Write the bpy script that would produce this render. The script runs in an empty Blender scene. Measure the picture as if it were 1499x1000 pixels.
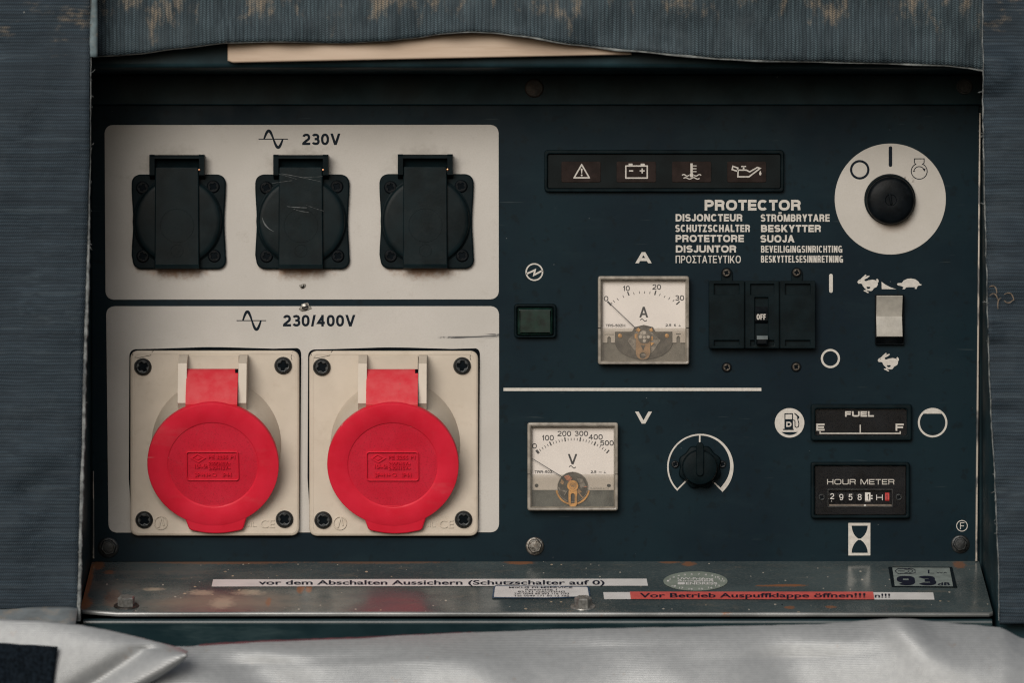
import bpy, bmesh, math, random
from mathutils import Vector
random.seed(7)
C = bpy.context.scene
COL = C.collection
PI = math.pi

# ------------------------------------------------------------------ measure
U = 0.000375          # metres per unit; 1 unit = one photo pixel on the face of the panel
D = 3.0               # camera distance to the panel
DP = D / U
Z0 = 0.9              # height of the panel's middle above the floor


def W(px, py, d, ref=None):
    """panel units -> world; d = units in front of the panel face, ref = depth at which (px,py) was measured"""
    s = (DP - (d if ref is None else ref)) / DP
    return Vector(((px - 749.5) * s * U, -d * U, Z0 + (500 - py) * s * U))


# ------------------------------------------------------------------ camera, sky, sun
cam = bpy.data.objects.new('camera', bpy.data.cameras.new('camera'))
COL.objects.link(cam)
cam.location = (0, -D, Z0)
cam.rotation_euler = (PI / 2, 0, 0)
cam.data.sensor_width = 36
cam.data.lens = 36 * D / (1499 * U)
cam.data.clip_start = 0.05
cam.data.clip_end = 2000
cam.data.dof.use_dof = True
cam.data.dof.focus_distance = D
cam.data.dof.aperture_fstop = 11.0
C.camera = cam

SUN_FROM = Vector((-0.25, -0.88, 0.40)).normalized()
world = bpy.data.worlds.new('World')
C.world = world
world.use_nodes = True
wn = world.node_tree.nodes
wl = world.node_tree.links
sky = wn.new('ShaderNodeTexSky')
sky.sky_type = 'NISHITA'
sky.sun_disc = False
sky.sun_elevation = math.asin(SUN_FROM.z)
sky.sun_rotation = math.atan2(SUN_FROM.x, SUN_FROM.y)
sky.air_density = 1.0
sky.dust_density = 4.0
sky.ozone_density = 1.0
hs = wn.new('ShaderNodeHueSaturation')
hs.inputs['Saturation'].default_value = 0.6
bg = wn['Background']
bg.inputs['Strength'].default_value = 0.085
wl.new(sky.outputs[0], hs.inputs['Color'])
wl.new(hs.outputs[0], bg.inputs['Color'])

sl = bpy.data.lights.new('sun', 'SUN')
sl.energy = 2.0
sl.angle = math.radians(30)
sl.color = (1.0, 0.965, 0.92)
so = bpy.data.objects.new('sun', sl)
COL.objects.link(so)
so.rotation_euler = SUN_FROM.to_track_quat('Z', 'Y').to_euler()
so.location = (-1, -2, 3)

C.view_settings.view_transform = 'Standard'
C.view_settings.look = 'None'
C.view_settings.exposure = -0.22
C.view_settings.gamma = 1
C.view_settings.use_curve_mapping = False
try:
    C.cycles.use_denoising = True
    C.cycles.denoising_prefilter = 'NONE'
    C.cycles.use_light_tree = False
    C.cycles.use_adaptive_sampling = False
    C.cycles.filter_width = 1.2
    C.cycles.max_bounces = 8
    C.cycles.transparent_max_bounces = 12
    C.cycles.caustics_reflective = False
    C.cycles.caustics_refractive = False
except Exception:
    pass


# ------------------------------------------------------------------ materials
class NT:
    def __init__(s, name):
        s.m = bpy.data.materials.new(name)
        s.m.use_nodes = True
        s.t = s.m.node_tree
        s.p = s.t.nodes['Principled BSDF']
        g = s.n('ShaderNodeNewGeometry')
        v = s.n('ShaderNodeVectorMath', operation='SCALE')
        s.l(g.outputs['Position'], v.inputs[0])
        v.inputs['Scale'].default_value = 1 / U
        s.pos = v.outputs[0]          # position in panel units

    def n(s, typ, **kw):
        x = s.t.nodes.new(typ)
        for k, v in kw.items():
            setattr(x, k, v)
        return x

    def l(s, a, b):
        s.t.links.new(a, b)

    def put(s, sock, v):
        if hasattr(v, 'is_output') or isinstance(v, bpy.types.NodeSocket):
            s.l(v, sock)
        else:
            sock.default_value = v

    def math(s, op, a, b=0.0, c=None, clamp=False):
        x = s.n('ShaderNodeMath', operation=op, use_clamp=clamp)
        s.put(x.inputs[0], a)
        s.put(x.inputs[1], b)
        if c is not None:
            s.put(x.inputs[2], c)
        return x.outputs[0]

    def ramp(s, v, lo, hi, a=0.0, b=1.0):
        x = s.n('ShaderNodeMapRange', interpolation_type='SMOOTHSTEP')
        s.put(x.inputs['Value'], v)
        x.inputs['From Min'].default_value = lo
        x.inputs['From Max'].default_value = hi
        x.inputs['To Min'].default_value = a
        x.inputs['To Max'].default_value = b
        return x.outputs[0]

    def vec(s, stretch=(1, 1, 1), off=(0, 0, 0)):
        x = s.n('ShaderNodeMapping')
        s.l(s.pos, x.inputs['Vector'])
        x.inputs['Scale'].default_value = stretch
        x.inputs['Location'].default_value = off
        return x.outputs[0]

    def noise(s, size, detail=4, stretch=(1, 1, 1), off=0, rough=.55):
        x = s.n('ShaderNodeTexNoise')
        s.l(s.vec(stretch, (off, off * .7, off * 1.3)), x.inputs['Vector'])
        x.inputs['Scale'].default_value = 1 / size
        x.inputs['Detail'].default_value = detail
        x.inputs['Roughness'].default_value = rough
        return x.outputs[0]

    def specks(s, cell, size, dens, off=0, stretch=(1, 1, 1)):
        x = s.n('ShaderNodeTexVoronoi')
        s.l(s.vec(stretch, (off, off, off)), x.inputs['Vector'])
        x.inputs['Scale'].default_value = 1 / cell
        near = s.math('LESS_THAN', x.outputs['Distance'], size / cell)
        sp = s.n('ShaderNodeSeparateColor')
        s.l(x.outputs['Color'], sp.inputs[0])
        # random radius per cell and random presence
        r2 = s.math('LESS_THAN', x.outputs['Distance'], s.math('MULTIPLY', sp.outputs[1], size / cell))
        return s.math('MULTIPLY', s.math('MULTIPLY', near, r2), s.math('LESS_THAN', sp.outputs[0], dens))

    def xyz(s):
        x = s.n('ShaderNodeSeparateXYZ')
        s.l(s.pos, x.inputs[0])
        return x.outputs

    def spot(s, c, r, plane='xz', soft=.6, size=9, amt=.8, off=0):
        """an irregular stain round world point c (metres) with radii r (units)"""
        o = s.xyz()
        a, b = (o[0], o[2]) if plane == 'xz' else (o[0], o[1])
        ca, cb = (c[0] / U, c[2] / U) if plane == 'xz' else (c[0] / U, c[1] / U)
        da = s.math('DIVIDE', s.math('SUBTRACT', a, ca), r[0])
        db = s.math('DIVIDE', s.math('SUBTRACT', b, cb), r[1])
        q = s.math('SQRT', s.math('ADD', s.math('MULTIPLY', da, da), s.math('MULTIPLY', db, db)))
        nz = s.math('MULTIPLY', s.math('SUBTRACT', s.noise(size, 5, off=off), .5), amt * 2)
        return s.ramp(s.math('ADD', q, nz), 1.0, 1.0 - soft)

    def mix(s, a, b, f):
        x = s.n('ShaderNodeMix', data_type='RGBA')
        s.put(x.inputs['Factor'], f)
        for sk, v in ((x.inputs[6], a), (x.inputs[7], b)):
            s.put(sk, v if not isinstance(v, tuple) else (*v, 1) if len(v) == 3 else v)
        return x.outputs[2]

    def bump(s, h, dist=1.0, strength=1.0, normal=None):
        x = s.n('ShaderNodeBump')
        x.inputs['Strength'].default_value = strength
        x.inputs['Distance'].default_value = dist * U
        s.l(h, x.inputs['Height'])
        if normal is not None:
            s.l(normal, x.inputs['Normal'])
        return x.outputs[0]

    def done(s, col, rough=.5, metal=0., spec=.5, normal=None, coat=0.):
        p = s.p
        s.put(p.inputs['Base Color'], (*col, 1) if isinstance(col, tuple) else col)
        s.put(p.inputs['Roughness'], rough)
        s.put(p.inputs['Metallic'], metal)
        p.inputs['Specular IOR Level'].default_value = spec
        p.inputs['Coat Weight'].default_value = coat
        if normal is not None:
            s.l(normal, p.inputs['Normal'])
        return s.m


def plain(name, col, rough=.5, metal=0., spec=.5, var=.25, size=14, bump=.0, bsize=3, specks=None, coat=0, dust=None):
    t = NT(name)
    c = t.mix(tuple(x * (1 - var) for x in col), tuple(min(1, x * (1 + var)) for x in col), t.ramp(t.noise(size, 5), .3, .7))
    r = t.ramp(t.noise(size * 1.7, 4, off=31), .3, .7, rough * .85, min(1, rough * 1.2))
    if dust:
        m = t.math('MULTIPLY', t.ramp(t.noise(dust[1], 6, off=77, rough=.7), .45, .75), dust[2])
        c = t.mix(c, dust[0], m)
    if specks:
        for (sc, cell, sz, dn, off) in specks:
            c = t.mix(c, sc, t.specks(cell, sz, dn, off))
    n = t.bump(t.noise(bsize, 3, off=9), bump) if bump else None
    return t.done(c, r, metal, spec, n, coat)


MT = {}
# painted steel of the panel: blue black enamel with dust and pale chips
t = NT('panel_enamel')
c = t.mix((.0026, .0095, .0158), (.0043, .0152, .0218), t.ramp(t.noise(260, 5), .35, .65))
c = t.mix(c, (.012, .027, .033), t.math('MULTIPLY', t.ramp(t.noise(30, 6, (.25, 1, 1), 5, .7), .5, .8), .3))
c = t.mix(c, (.003, .008, .011), t.math('MULTIPLY', t.ramp(t.noise(16, 3, off=50), .58, .68), .6))
c = t.mix(c, (.30, .30, .28), t.specks(34, 2.8, .20, 3))
c = t.mix(c, (.05, .065, .07), t.math('MULTIPLY', t.ramp(t.noise(16, 3, (.12, 1, 2.6), 141), .70, .73), .35))
c = t.mix(c, (.04, .055, .06), t.math('MULTIPLY', t.ramp(t.noise(22, 7, off=161, rough=.8), .62, .80), .4))
c = t.mix(c, (.12, .13, .13), t.specks(17, 1.2, .12, 8))
MT['panel'] = t.done(c, t.ramp(t.noise(60, 5, off=12), .3, .7, .34, .5), 0, .07, t.bump(t.noise(5, 2, off=2), .05))

MT['housing'] = plain('housing_enamel', (.012, .030, .038), .38, var=.3, size=60, bump=.08, bsize=14, spec=.07,
                      specks=[((.35, .37, .36), 30, 1.8, .06, 4)], dust=((.022, .034, .038), 90, .4))
MT['plastic'] = plain('black_plastic', (.0032, .0078, .0098), .42, var=.3, size=25, bump=.10, bsize=2.2, spec=.05,
                      specks=[((.28, .26, .24), 30, 1.3, .07, 2)], dust=((.009, .014, .016), 26, .35))
MT['lidplastic'] = plain('dusty_black_plastic', (.0036, .0086, .0106), .36, var=.35, size=40, bump=.10, bsize=2.2, spec=.08,
                         specks=[((.35, .32, .28), 26, 1.3, .09, 2)], dust=((.013, .019, .021), 22, .45))
MT['rubber'] = plain('black_rubber', (.003, .0045, .006), .34, var=.3, size=20, bump=.1, bsize=3, dust=((.014, .018, .022), 20, .4), spec=.06)
MT['gap'] = plain('dark_gap', (.003, .005, .007), .7, var=.2, spec=.04)
MT['print'] = plain('silk_screen_white', (.50, .475, .435), .55, var=.10, size=5, bump=.05, bsize=2)
MT['printdark'] = plain('dark_ink', (.006, .011, .018), .5, var=.15, size=6, spec=.06)
MT['ink'] = plain('dial_ink', (.035, .035, .036), .55, var=.1, size=6)
MT['dial'] = plain('dial_paper', (.66, .61, .565), .6, var=.03, size=40, specks=[((.3, .25, .2), 26, .8, .06, 2)])
MT['casecl'] = plain('aged_clear_plastic', (.27, .245, .21), .22, var=.25, size=12, coat=.5, dust=((.11, .095, .075), 14, .4))
MT['greyplate'] = plain('meter_back_plate', (.18, .17, .15), .55, var=.25, size=18)
MT['brass'] = plain('brass', (.60, .32, .10), .42, .35, var=.3, size=9)
MT['copper'] = plain('copper', (.72, .34, .18), .3, 1, var=.3, size=9)
MT['steel'] = plain('dull_steel', (.13, .125, .115), .38, .9, var=.45, size=5, bump=.3, bsize=3, dust=((.07, .05, .035), 6, .8))
MT['blacksteel'] = plain('black_oxide_steel', (.016, .019, .021), .36, .5, var=.5, size=5, bump=.2, bsize=3, dust=((.06, .062, .06), 6, .45))
MT['rustybolt'] = plain('rusty_black_bolt', (.016, .015, .014), .5, .2, var=.5, size=5, bump=.4, bsize=3, dust=((.05, .028, .016), 6, .8))
MT['ivory'] = plain('ivory_plastic_keys', (.34, .325, .29), .5, var=.10, size=9, bump=.15, bsize=2)
MT['green'] = plain('dark_green_lens', (.0035, .015, .011), .3, var=.5, size=14, spec=.2, dust=((.014, .030, .026), 10, .25))
MT['amber'] = plain('unlit_brown_lens', (.016, .010, .009), .3, var=.3, size=12, spec=.08)
MT['gauge'] = plain('gauge_black', (.006, .007, .009), .3, var=.3, size=25, spec=.07)
MT['red'] = None
MT['white'] = plain('white_wheel', (.62, .60, .57), .5, var=.05)
MT['redwheel'] = plain('red_wheel', (.45, .03, .03), .5, var=.1)
MT['reflector'] = plain('grey_mechanism', (.22, .20, .18), .45, .3, var=.5, size=5)

# red plastic, sun bleached in places
t = NT('red_plastic')
c = t.mix((.60, .014, .034), (.68, .021, .048), t.ramp(t.noise(45, 5), .3, .7))
c = t.mix(c, (.56, .035, .055), t.math('MULTIPLY', t.ramp(t.noise(9, 6, off=8, rough=.75), .5, .8), .4))
c = t.mix(c, (.58, .10, .11), t.math('MULTIPLY', t.ramp(t.noise(55, 6, (.4, 1, 1), 18, .7), .55, .75), .35))
c = t.mix(c, (.65, .32, .30), t.math('MULTIPLY', t.ramp(t.noise(30, 3, (.15, 1, 2.2), 3), .66, .69), .5))
c = t.mix(c, (.65, .32, .30), t.specks(17, 1.0, .12, 3))
c = t.mix(c, (.06, .01, .012), t.specks(60, 2.2, .2, 13))
MT['red'] = t.done(c, t.ramp(t.noise(30, 4, off=2), .3, .7, .36, .55), 0, .2, t.bump(t.noise(2.5, 2), .12))

t = NT('red_plastic_reflection_tone')  # inner lid face: its duller reflection put into a darker red
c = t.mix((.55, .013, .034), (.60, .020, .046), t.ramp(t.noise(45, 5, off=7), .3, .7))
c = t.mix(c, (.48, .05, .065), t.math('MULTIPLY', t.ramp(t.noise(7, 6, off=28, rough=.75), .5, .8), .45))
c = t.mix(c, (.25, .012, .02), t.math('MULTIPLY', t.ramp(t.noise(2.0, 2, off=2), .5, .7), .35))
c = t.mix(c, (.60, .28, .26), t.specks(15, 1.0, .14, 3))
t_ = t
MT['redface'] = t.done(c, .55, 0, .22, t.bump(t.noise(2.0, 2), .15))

t = NT('red_plastic_dusty_lit')  # hinge strap: dust, plus its upward-facing brightness put into the colour
c = t.mix((.58, .03, .045), (.60, .075, .085), t.ramp(t.noise(22, 6, off=7, rough=.6), .3, .7))
c = t.mix(c, (.40, .10, .09), t.specks(5, 1.0, .15, 3))
MT['reddust_lit'] = t.done(c, .6, 0, .2, t.bump(t.noise(2.0, 2), .15))

# beige plastic of the industrial sockets
t = NT('beige_plastic')
c = t.mix((.47, .41, .335), (.53, .465, .385), t.ramp(t.noise(55, 5), .3, .7))
c = t.mix(c, (.36, .29, .21), t.math('MULTIPLY', t.ramp(t.noise(24, 7, off=4, rough=.75), .52, .8), .55))
c = t.mix(c, (.12, .09, .06), t.specks(26, 1.4, .10, 7))
MT['beige'] = t.done(c, .45, 0, .5, t.bump(t.noise(3, 2), .08))

# printed light area of the panel with grime round what is screwed on it
t = NT('light_panel_paint')
c = t.mix((.425, .405, .375), (.475, .455, .425), t.ramp(t.noise(120, 4), .3, .7))
c = t.mix(c, (.40, .375, .34), t.math('MULTIPLY', t.ramp(t.noise(2.2, 2, off=4), .4, .7), .32))
k = 0
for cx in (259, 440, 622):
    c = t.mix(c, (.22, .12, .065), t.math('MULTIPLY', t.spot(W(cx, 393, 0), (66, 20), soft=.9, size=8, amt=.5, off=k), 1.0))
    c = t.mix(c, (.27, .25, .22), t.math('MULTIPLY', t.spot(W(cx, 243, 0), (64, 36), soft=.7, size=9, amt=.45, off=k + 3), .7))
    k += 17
c = t.mix(c, (.30, .27, .235), t.math('MULTIPLY', t.ramp(t.noise(26, 8, off=15, rough=.8), .56, .78), .55))
c = t.mix(c, (.08, .07, .06), t.specks(24, 1.5, .11, 5))
c = t.mix(c, (.10, .09, .08), t.specks(60, 2.6, .14, 25, (1, 1, .5)))
hair = t.math('MULTIPLY', t.ramp(t.noise(40, 2, (.12, 1, 2.4), 41), .735, .75), t.ramp(t.noise(70, 2, off=90), .5, .6))
c = t.mix(c, (.09, .085, .08), hair)
c = t.mix(c, (.06, .06, .06), t.math('MULTIPLY', t.ramp(t.noise(20, 3, (.1, 1, 3.2), 7), .55, .62),
                                    t.spot(W(690, 492, 0), (50, 14), soft=.4, size=6, amt=.6, off=5)))
MT['plate'] = t.done(c, .5, 0, .5, t.bump(t.noise(2.2, 2, off=4), .05))

# light disc
t = NT('light_disc_paint')
c = t.mix((.425, .405, .37), (.475, .453, .42), t.ramp(t.noise(70, 4), .3, .7))
c = t.mix(c, (.40, .375, .34), t.math('MULTIPLY', t.ramp(t.noise(2.2, 2, off=4), .4, .7), .32))
c = t.mix(c, (.30, .20, .14), t.math('MULTIPLY', t.spot(W(1306, 322, 0), (36, 26), soft=.9, size=8, amt=.5), .45))
c = t.mix(c, (.16, .14, .12), t.math('MULTIPLY', t.ramp(t.noise(7, 3, (1, 1, 1), 7), .54, .6),
                                    t.spot(W(1328, 268, 0), (12, 13), soft=.6, size=6, amt=.5, off=5)))
c = t.mix(c, (.12, .11, .10), t.specks(22, 1.4, .08, 5))
MT['disc'] = t.done(c, .5, 0, .5, t.bump(t.noise(2.2, 2, off=4), .05))

# wood
t = NT('pale_wood')
c = t.mix((.45, .345, .26), (.56, .45, .355), t.ramp(t.noise(30, 6, (.12, 1, 1)), .3, .7))
c = t.mix(c, (.33, .23, .155), t.math('MULTIPLY', t.ramp(t.noise(14, 7, (.06, 1, 1.4), 9, .7), .48, .75), .7))
MT['wood'] = t.done(c, .65, 0, .3, t.bump(t.noise(6, 4, (.1, 1, 1)), .2))


# ------------------------------------------------------------------ geometry pieces
class G:
    def __init__(s, mat=0):
        s.v = []
        s.f = []
        s.sm = []
        s.mi = []
        s.mat = mat

    def add(s, verts, faces, smooth=True, mat=None):
        k = len(s.v)
        s.v += [Vector(v) for v in verts]
        for i, f in enumerate(faces):
            s.f.append(tuple(k + j for j in f))
            s.sm.append(smooth if isinstance(smooth, bool) else smooth[i])
            s.mi.append(s.mat if mat is None else mat)
        return s

    def join(s, o, mat=None):
        k = len(s.v)
        s.v += o.v
        s.f += [tuple(k + j for j in f) for f in o.f]
        s.sm += o.sm
        s.mi += o.mi if mat is None else [mat] * len(o.f)
        return s


ORG = {}


def obj(name, geos, mats, parent=None, org=None, label=None):
    g = G()
    for x in (geos if isinstance(geos, (list, tuple)) else [geos]):
        g.join(x)
    mats = mats if isinstance(mats, (list, tuple)) else [mats]
    xs = [v.x for v in g.v]; ys = [v.y for v in g.v]; zs = [v.z for v in g.v]
    if org is None:
        org = Vector(((min(xs) + max(xs)) / 2, max(ys), (min(zs) + max(zs)) / 2))
    me = bpy.data.meshes.new(name)
    me.from_pydata([v - org for v in g.v], [], g.f)
    me.polygons.foreach_set('use_smooth', g.sm)
    me.polygons.foreach_set('material_index', g.mi)
    bm = bmesh.new()
    bm.from_mesh(me)
    bmesh.ops.recalc_face_normals(bm, faces=bm.faces)
    bm.to_mesh(me)
    bm.free()
    me.set_sharp_from_angle(angle=math.radians(38))
    for m in mats:
        me.materials.append(MT[m] if isinstance(m, str) else m)
    o = bpy.data.objects.new(name, me)
    COL.objects.link(o)
    ORG[o] = org
    if parent is not None:
        o.parent = parent
        o.location = org - ORG[parent]
    else:
        o.location = org
    if label:
        o['label'] = label
    return o


def thing(name, label, cat, org):
    o = bpy.data.objects.new(name, None)
    o.empty_display_size = .05
    COL.objects.link(o)
    o.location = org
    ORG[o] = Vector(org)
    o['label'] = label
    o['category'] = cat
    return o


def copy_part(o, parent, shift):
    """copy a part and its sub-parts, moved by a world vector"""
    c = o.copy()
    COL.objects.link(c)
    c.parent = parent
    ORG[c] = ORG[o] + shift
    c.location = ORG[c] - ORG[parent]
    for ch in list(o.children):
        k = ch.copy()
        COL.objects.link(k)
        k.parent = c
        ORG[k] = ORG[ch] + shift
        k.location = ORG[k] - ORG[c]
    return c


def circ(cx, cy, r, n=56, a0=0, a1=360, ry=None):
    full = abs(a1 - a0) >= 359.9
    m = n if full else n + 1
    return [(cx + r * math.cos(math.radians(a0 + (a1 - a0) * i / n)), cy - (ry or r) * math.sin(math.radians(a0 + (a1 - a0) * i / n))) for i in range(m)]


def rpoly(pts, r, n=5):
    """polygon with rounded corners (r one number or one for each corner)"""
    out = []
    k = len(pts)
    for i in range(k):
        p0, p1, p2 = Vector(pts[i - 1]), Vector(pts[i]), Vector(pts[(i + 1) % k])
        rr = r[i] if isinstance(r, (list, tuple)) else r
        if rr <= 0:
            out.append(tuple(p1))
            continue
        a = (p0 - p1); b = (p2 - p1)
        rr2 = min(rr, a.length * .49, b.length * .49)
        a = p1 + a.normalized() * rr2
        b = p1 + b.normalized() * rr2
        for j in range(n + 1):
            u = j / n
            q = a * (1 - u) ** 2 + p1 * 2 * u * (1 - u) * .83 + b * u * u + ((a + b) / 2) * (2 * u * (1 - u) * .17)
            out.append((q.x, q.y))
    return out


def rrect(x0, y0, x1, y1, r=0):
    return rpoly([(x0, y0), (x1, y0), (x1, y1), (x0, y1)], r)


def flat(splines, d, thick=0., bevel=0., mat=0, ref=None, fmap=None, bres=1):
    """filled outline(s) in panel units, holes by even-odd; back at depth d, front at d+thick"""
    if splines and not isinstance(splines[0], list):
        splines = [splines]
    cu = bpy.data.curves.new('tmp', 'CURVE')
    cu.dimensions = '2D'
    cu.fill_mode = 'BOTH'
    for s in splines:
        sp = cu.splines.new('POLY')
        sp.points.add(len(s) - 1)
        for i, (x, y) in enumerate(s):
            sp.points[i].co = (x * .01, -y * .01, 0, 1)
        sp.use_cyclic_u = True
    if thick:
        cu.extrude = max(1e-5, (thick / 2 - bevel) * .01)
        cu.bevel_depth = bevel * .01
        cu.bevel_resolution = bres
        cu.offset = -bevel * .01
    return _conv(cu, d, thick, mat, ref, fmap)


def _conv(cu, d, thick, mat, ref, fmap, post=None):
    o = bpy.data.objects.new('tmp', cu)
    me = bpy.data.meshes.new_from_object(o)
    rf = d + thick if ref is None else ref
    g = G(mat)
    pts = []
    for v in me.vertices:
        x, y, z = v.co.x * 100, -v.co.y * 100, v.co.z * 100
        if post:
            x, y = post(x, y)
        dd = d + thick / 2 + z
        pts.append(fmap(x, y, dd) if fmap else W(x, y, dd, rf))
    g.add(pts, [tuple(p.vertices) for p in me.polygons],
          [abs(p.normal.z) < .98 for p in me.polygons])
    bpy.data.objects.remove(o)
    bpy.data.meshes.remove(me)
    bpy.data.curves.remove(cu)
    return g


_cap = {}


def text(s, x0, x1, ytop, ybase, d, bold=0., mat=0, fmap=None, thick=0., warp=None, space=1.0, ref=None):
    """lettering fitted between x0 and x1 with capitals from ytop to ybase"""
    def curve(body):
        cu = bpy.data.curves.new('tmp', 'FONT')
        cu.body = body
        cu.size = 1
        cu.offset = bold
        cu.resolution_u = 4
        cu.space_character = space
        return cu

    def bb(body):
        cu = curve(body)
        o = bpy.data.objects.new('tmp', cu)
        me = bpy.data.meshes.new_from_object(o)
        xs = [v.co.x for v in me.vertices]; ys = [v.co.y for v in me.vertices]
        r = (min(xs), max(xs), min(ys), max(ys))
        bpy.data.objects.remove(o); bpy.data.meshes.remove(me); bpy.data.curves.remove(cu)
        return r
    if bold not in _cap:
        _cap[bold] = bb('H')
    hb = _cap[bold]
    b = bb(s)
    sy = (ybase - ytop) / (hb[3] - hb[2])
    sx = (x1 - x0) / (b[1] - b[0]) if x1 is not None else sy

    def post(x, y):
        x, y = x0 + (x / 100 - b[0]) * sx, ybase - (-y / 100 - hb[2]) * sy
        return warp(x, y) if warp else (x, y)
    cu = curve(s)
    if thick:
        cu.extrude = thick / 200
    return _conv(cu, d, thick, mat, ref if ref is not None else d + thick, fmap, post)


# ---- plain grotesque lettering drawn from strokes
def _arc(cx, cy, rx, ry, a0, a1, n=14, p=2.3):
    out = []
    for i in range(n + 1):
        a = math.radians(a0 + (a1 - a0) * i / n)
        c_, s_ = math.cos(a), math.sin(a)
        out.append((cx + rx * math.copysign(abs(c_) ** (2 / p), c_), cy + ry * math.copysign(abs(s_) ** (2 / p), s_)))
    return out


def glyph(ch, p):
    A = lambda *a, **k: _arc(*a, p=p, **k)
    st = lambda x: ('s', [(x, 0), (x, 1)])
    hb = lambda y, a=0, b=1: ('s', [(a, y), (b, y)])
    full = ('o', A(.5, .5, .5, .5, 0, 352, n=44))
    T = {
        'A': (.76, [('d', 0, 0, .5, 1), ('d', 1, 0, .5, 1), ('c', [(.2, .27), (.8, .27)])]),
        'B': (.68, [st(0), ('c', [(0, 1), (.5, 1)] + A(.5, .76, .42, .24, 90, -90)[1:-1] + [(.5, .52), (0, .52)]), ('c', [(.3, .52), (.55, .52)] + A(.55, .26, .45, .26, 90, -90)[1:-1] + [(.55, 0), (0, 0)])]),
        'C': (.72, [('c', A(.5, .5, .5, .5, 42, 318, n=30))]),
        'D': (.72, [st(0), ('c', [(0, 1), (.4, 1)] + A(.4, .5, .6, .5, 90, -90, n=22)[1:-1] + [(.4, 0), (0, 0)])]),
        'E': (.60, [st(0), hb(1), hb(.5, 0, .92), hb(0)]),
        'F': (.57, [st(0), hb(1), hb(.48, 0, .88)]),
        'G': (.76, [('c', A(.5, .5, .5, .5, 42, 345, n=32)), ('s', [(.62, .42), (1, .42)]), ('s', [(1, .42), (1, 0)])]),
        'H': (.70, [st(0), st(1), ('c', [(0, .5), (1, .5)])]),
        'I': (0, [st(.5)]),
        'J': (.50, [('s', [(1, 1), (1, .4)]), ('c', [(1, .5)] + A(.5, .3, .5, .3, 0, -172))]),
        'K': (.72, [st(0), ('d', .08, .3, .92, 1), ('d', .34, .56, .98, 0)]),
        'L': (.56, [st(0), hb(0)]),
        'M': (.86, [st(0), st(1), ('d', .04, 1, .5, 0), ('d', .96, 1, .5, 0)]),
        'N': (.70, [st(0), st(1), ('d', .03, 1, .97, 0)]),
        'O': (.78, [full]),
        'P': (.64, [st(0), ('c', [(0, 1), (.5, 1)] + A(.5, .72, .5, .28, 90, -90)[1:-1] + [(.5, .44), (0, .44)])]),
        'R': (.70, [st(0), ('c', [(0, 1), (.5, 1)] + A(.5, .74, .45, .26, 90, -90)[1:-1] + [(.5, .48), (0, .48)]), ('c', [(.5, .48), (.72, .46), (.86, .36), (.9, .2), (.93, -.13)])]),
        'S': (.66, [('c', A(.5, .75, .47, .25, 22, 262, n=20) + A(.5, .25, .5, .25, 82, -158, n=20))]),
        'T': (.60, [st(.5), hb(1)]),
        'U': (.70, [('c', [(0, 1.2), (0, .4)] + A(.5, .36, .5, .36, 180, 360, n=20)[1:-1] + [(1, .4), (1, 1.2)])]),
        'V': (.70, [('d', 0, 1, .5, 0), ('d', 1, 1, .5, 0)]),
        'W': (1.0, [('d', 0, 1, .27, 0), ('d', .5, 1, .27, 0), ('d', .5, 1, .73, 0), ('d', 1, 1, .73, 0)]),
        'Y': (.68, [('d', 0, 1, .5, .38), ('d', 1, 1, .5, .38), ('s', [(.5, .42), (.5, 0)])]),
        'Z': (.62, [hb(1), hb(0), ('d', .9, 1, .1, 0)]),
        'Π': (.68, [st(0), st(1), hb(1)]),
        'Σ': (.62, [hb(1), hb(0), ('d', .06, 1, .6, .5), ('d', .06, 0, .6, .5)]),
        '0': (.56, [full]),
        '1': (.36, [('s', [(.8, 0), (.8, 1)]), ('c', [(.05, .74), (.5, .80), (.8, 1)])]),
        '2': (.56, [('c', A(.5, .71, .47, .29, 168, -38, n=18) + [(.1, .12), (0, 0)]), hb(0)]),
        '3': (.56, [('c', A(.48, .76, .45, .24, 160, -85, n=16)), ('c', A(.5, .265, .5, .265, 90, -160, n=18)), ('c', [(.32, .525), (.52, .525)])]),
        '4': (.58, [('s', [(.72, 0), (.72, 1)]), ('c', [(.74, 1), (.0, .26), (1.1, .26)])]),
        '5': (.56, [('s', [(.16, 1), (.92, 1)]), ('c', [(.16, 1), (.06, .47)]), ('c', [(.06, .47)] + A(.5, .33, .5, .33, 128, -158, n=20))]),
        '6': (.56, [('o', A(.5, .31, .5, .31, 0, 350, n=34)), ('c', A(.5, .5, .5, .5, 40, 195, n=20))]),
        '7': (.54, [hb(1), ('d', .95, 1, .32, 0)]),
        '8': (.56, [('o', A(.5, .76, .45, .24, 0, 350, n=30)), ('o', A(.5, .26, .5, .26, 0, 350, n=34))]),
        '9': (.56, [('o', A(.5, .69, .5, .31, 0, 350, n=34)), ('c', A(.5, .5, .5, .5, 220, 375, n=20))]),
        '/': (.34, [('d', 0, 0, 1, 1)]),
        '-': (.30, [hb(.36)]),
        '.': (0, [('s', [(.5, 0), (.5, .01)])]),
        ' ': (.28, []),
        '~': (.5, [('c', [(i / 10, .4 + .12 * math.sin(i * .628)) for i in range(11)])]),
    }
    if ch == 'Ö':
        return (.78, [full, ('b', .3), ('b', .7)])
    return T[{'Ρ': 'P', 'Ο': 'O', 'Τ': 'T', 'Α': 'A', 'Ε': 'E', 'Υ': 'Y', 'Ι': 'I', 'Κ': 'K'}.get(ch, ch)]


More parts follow.
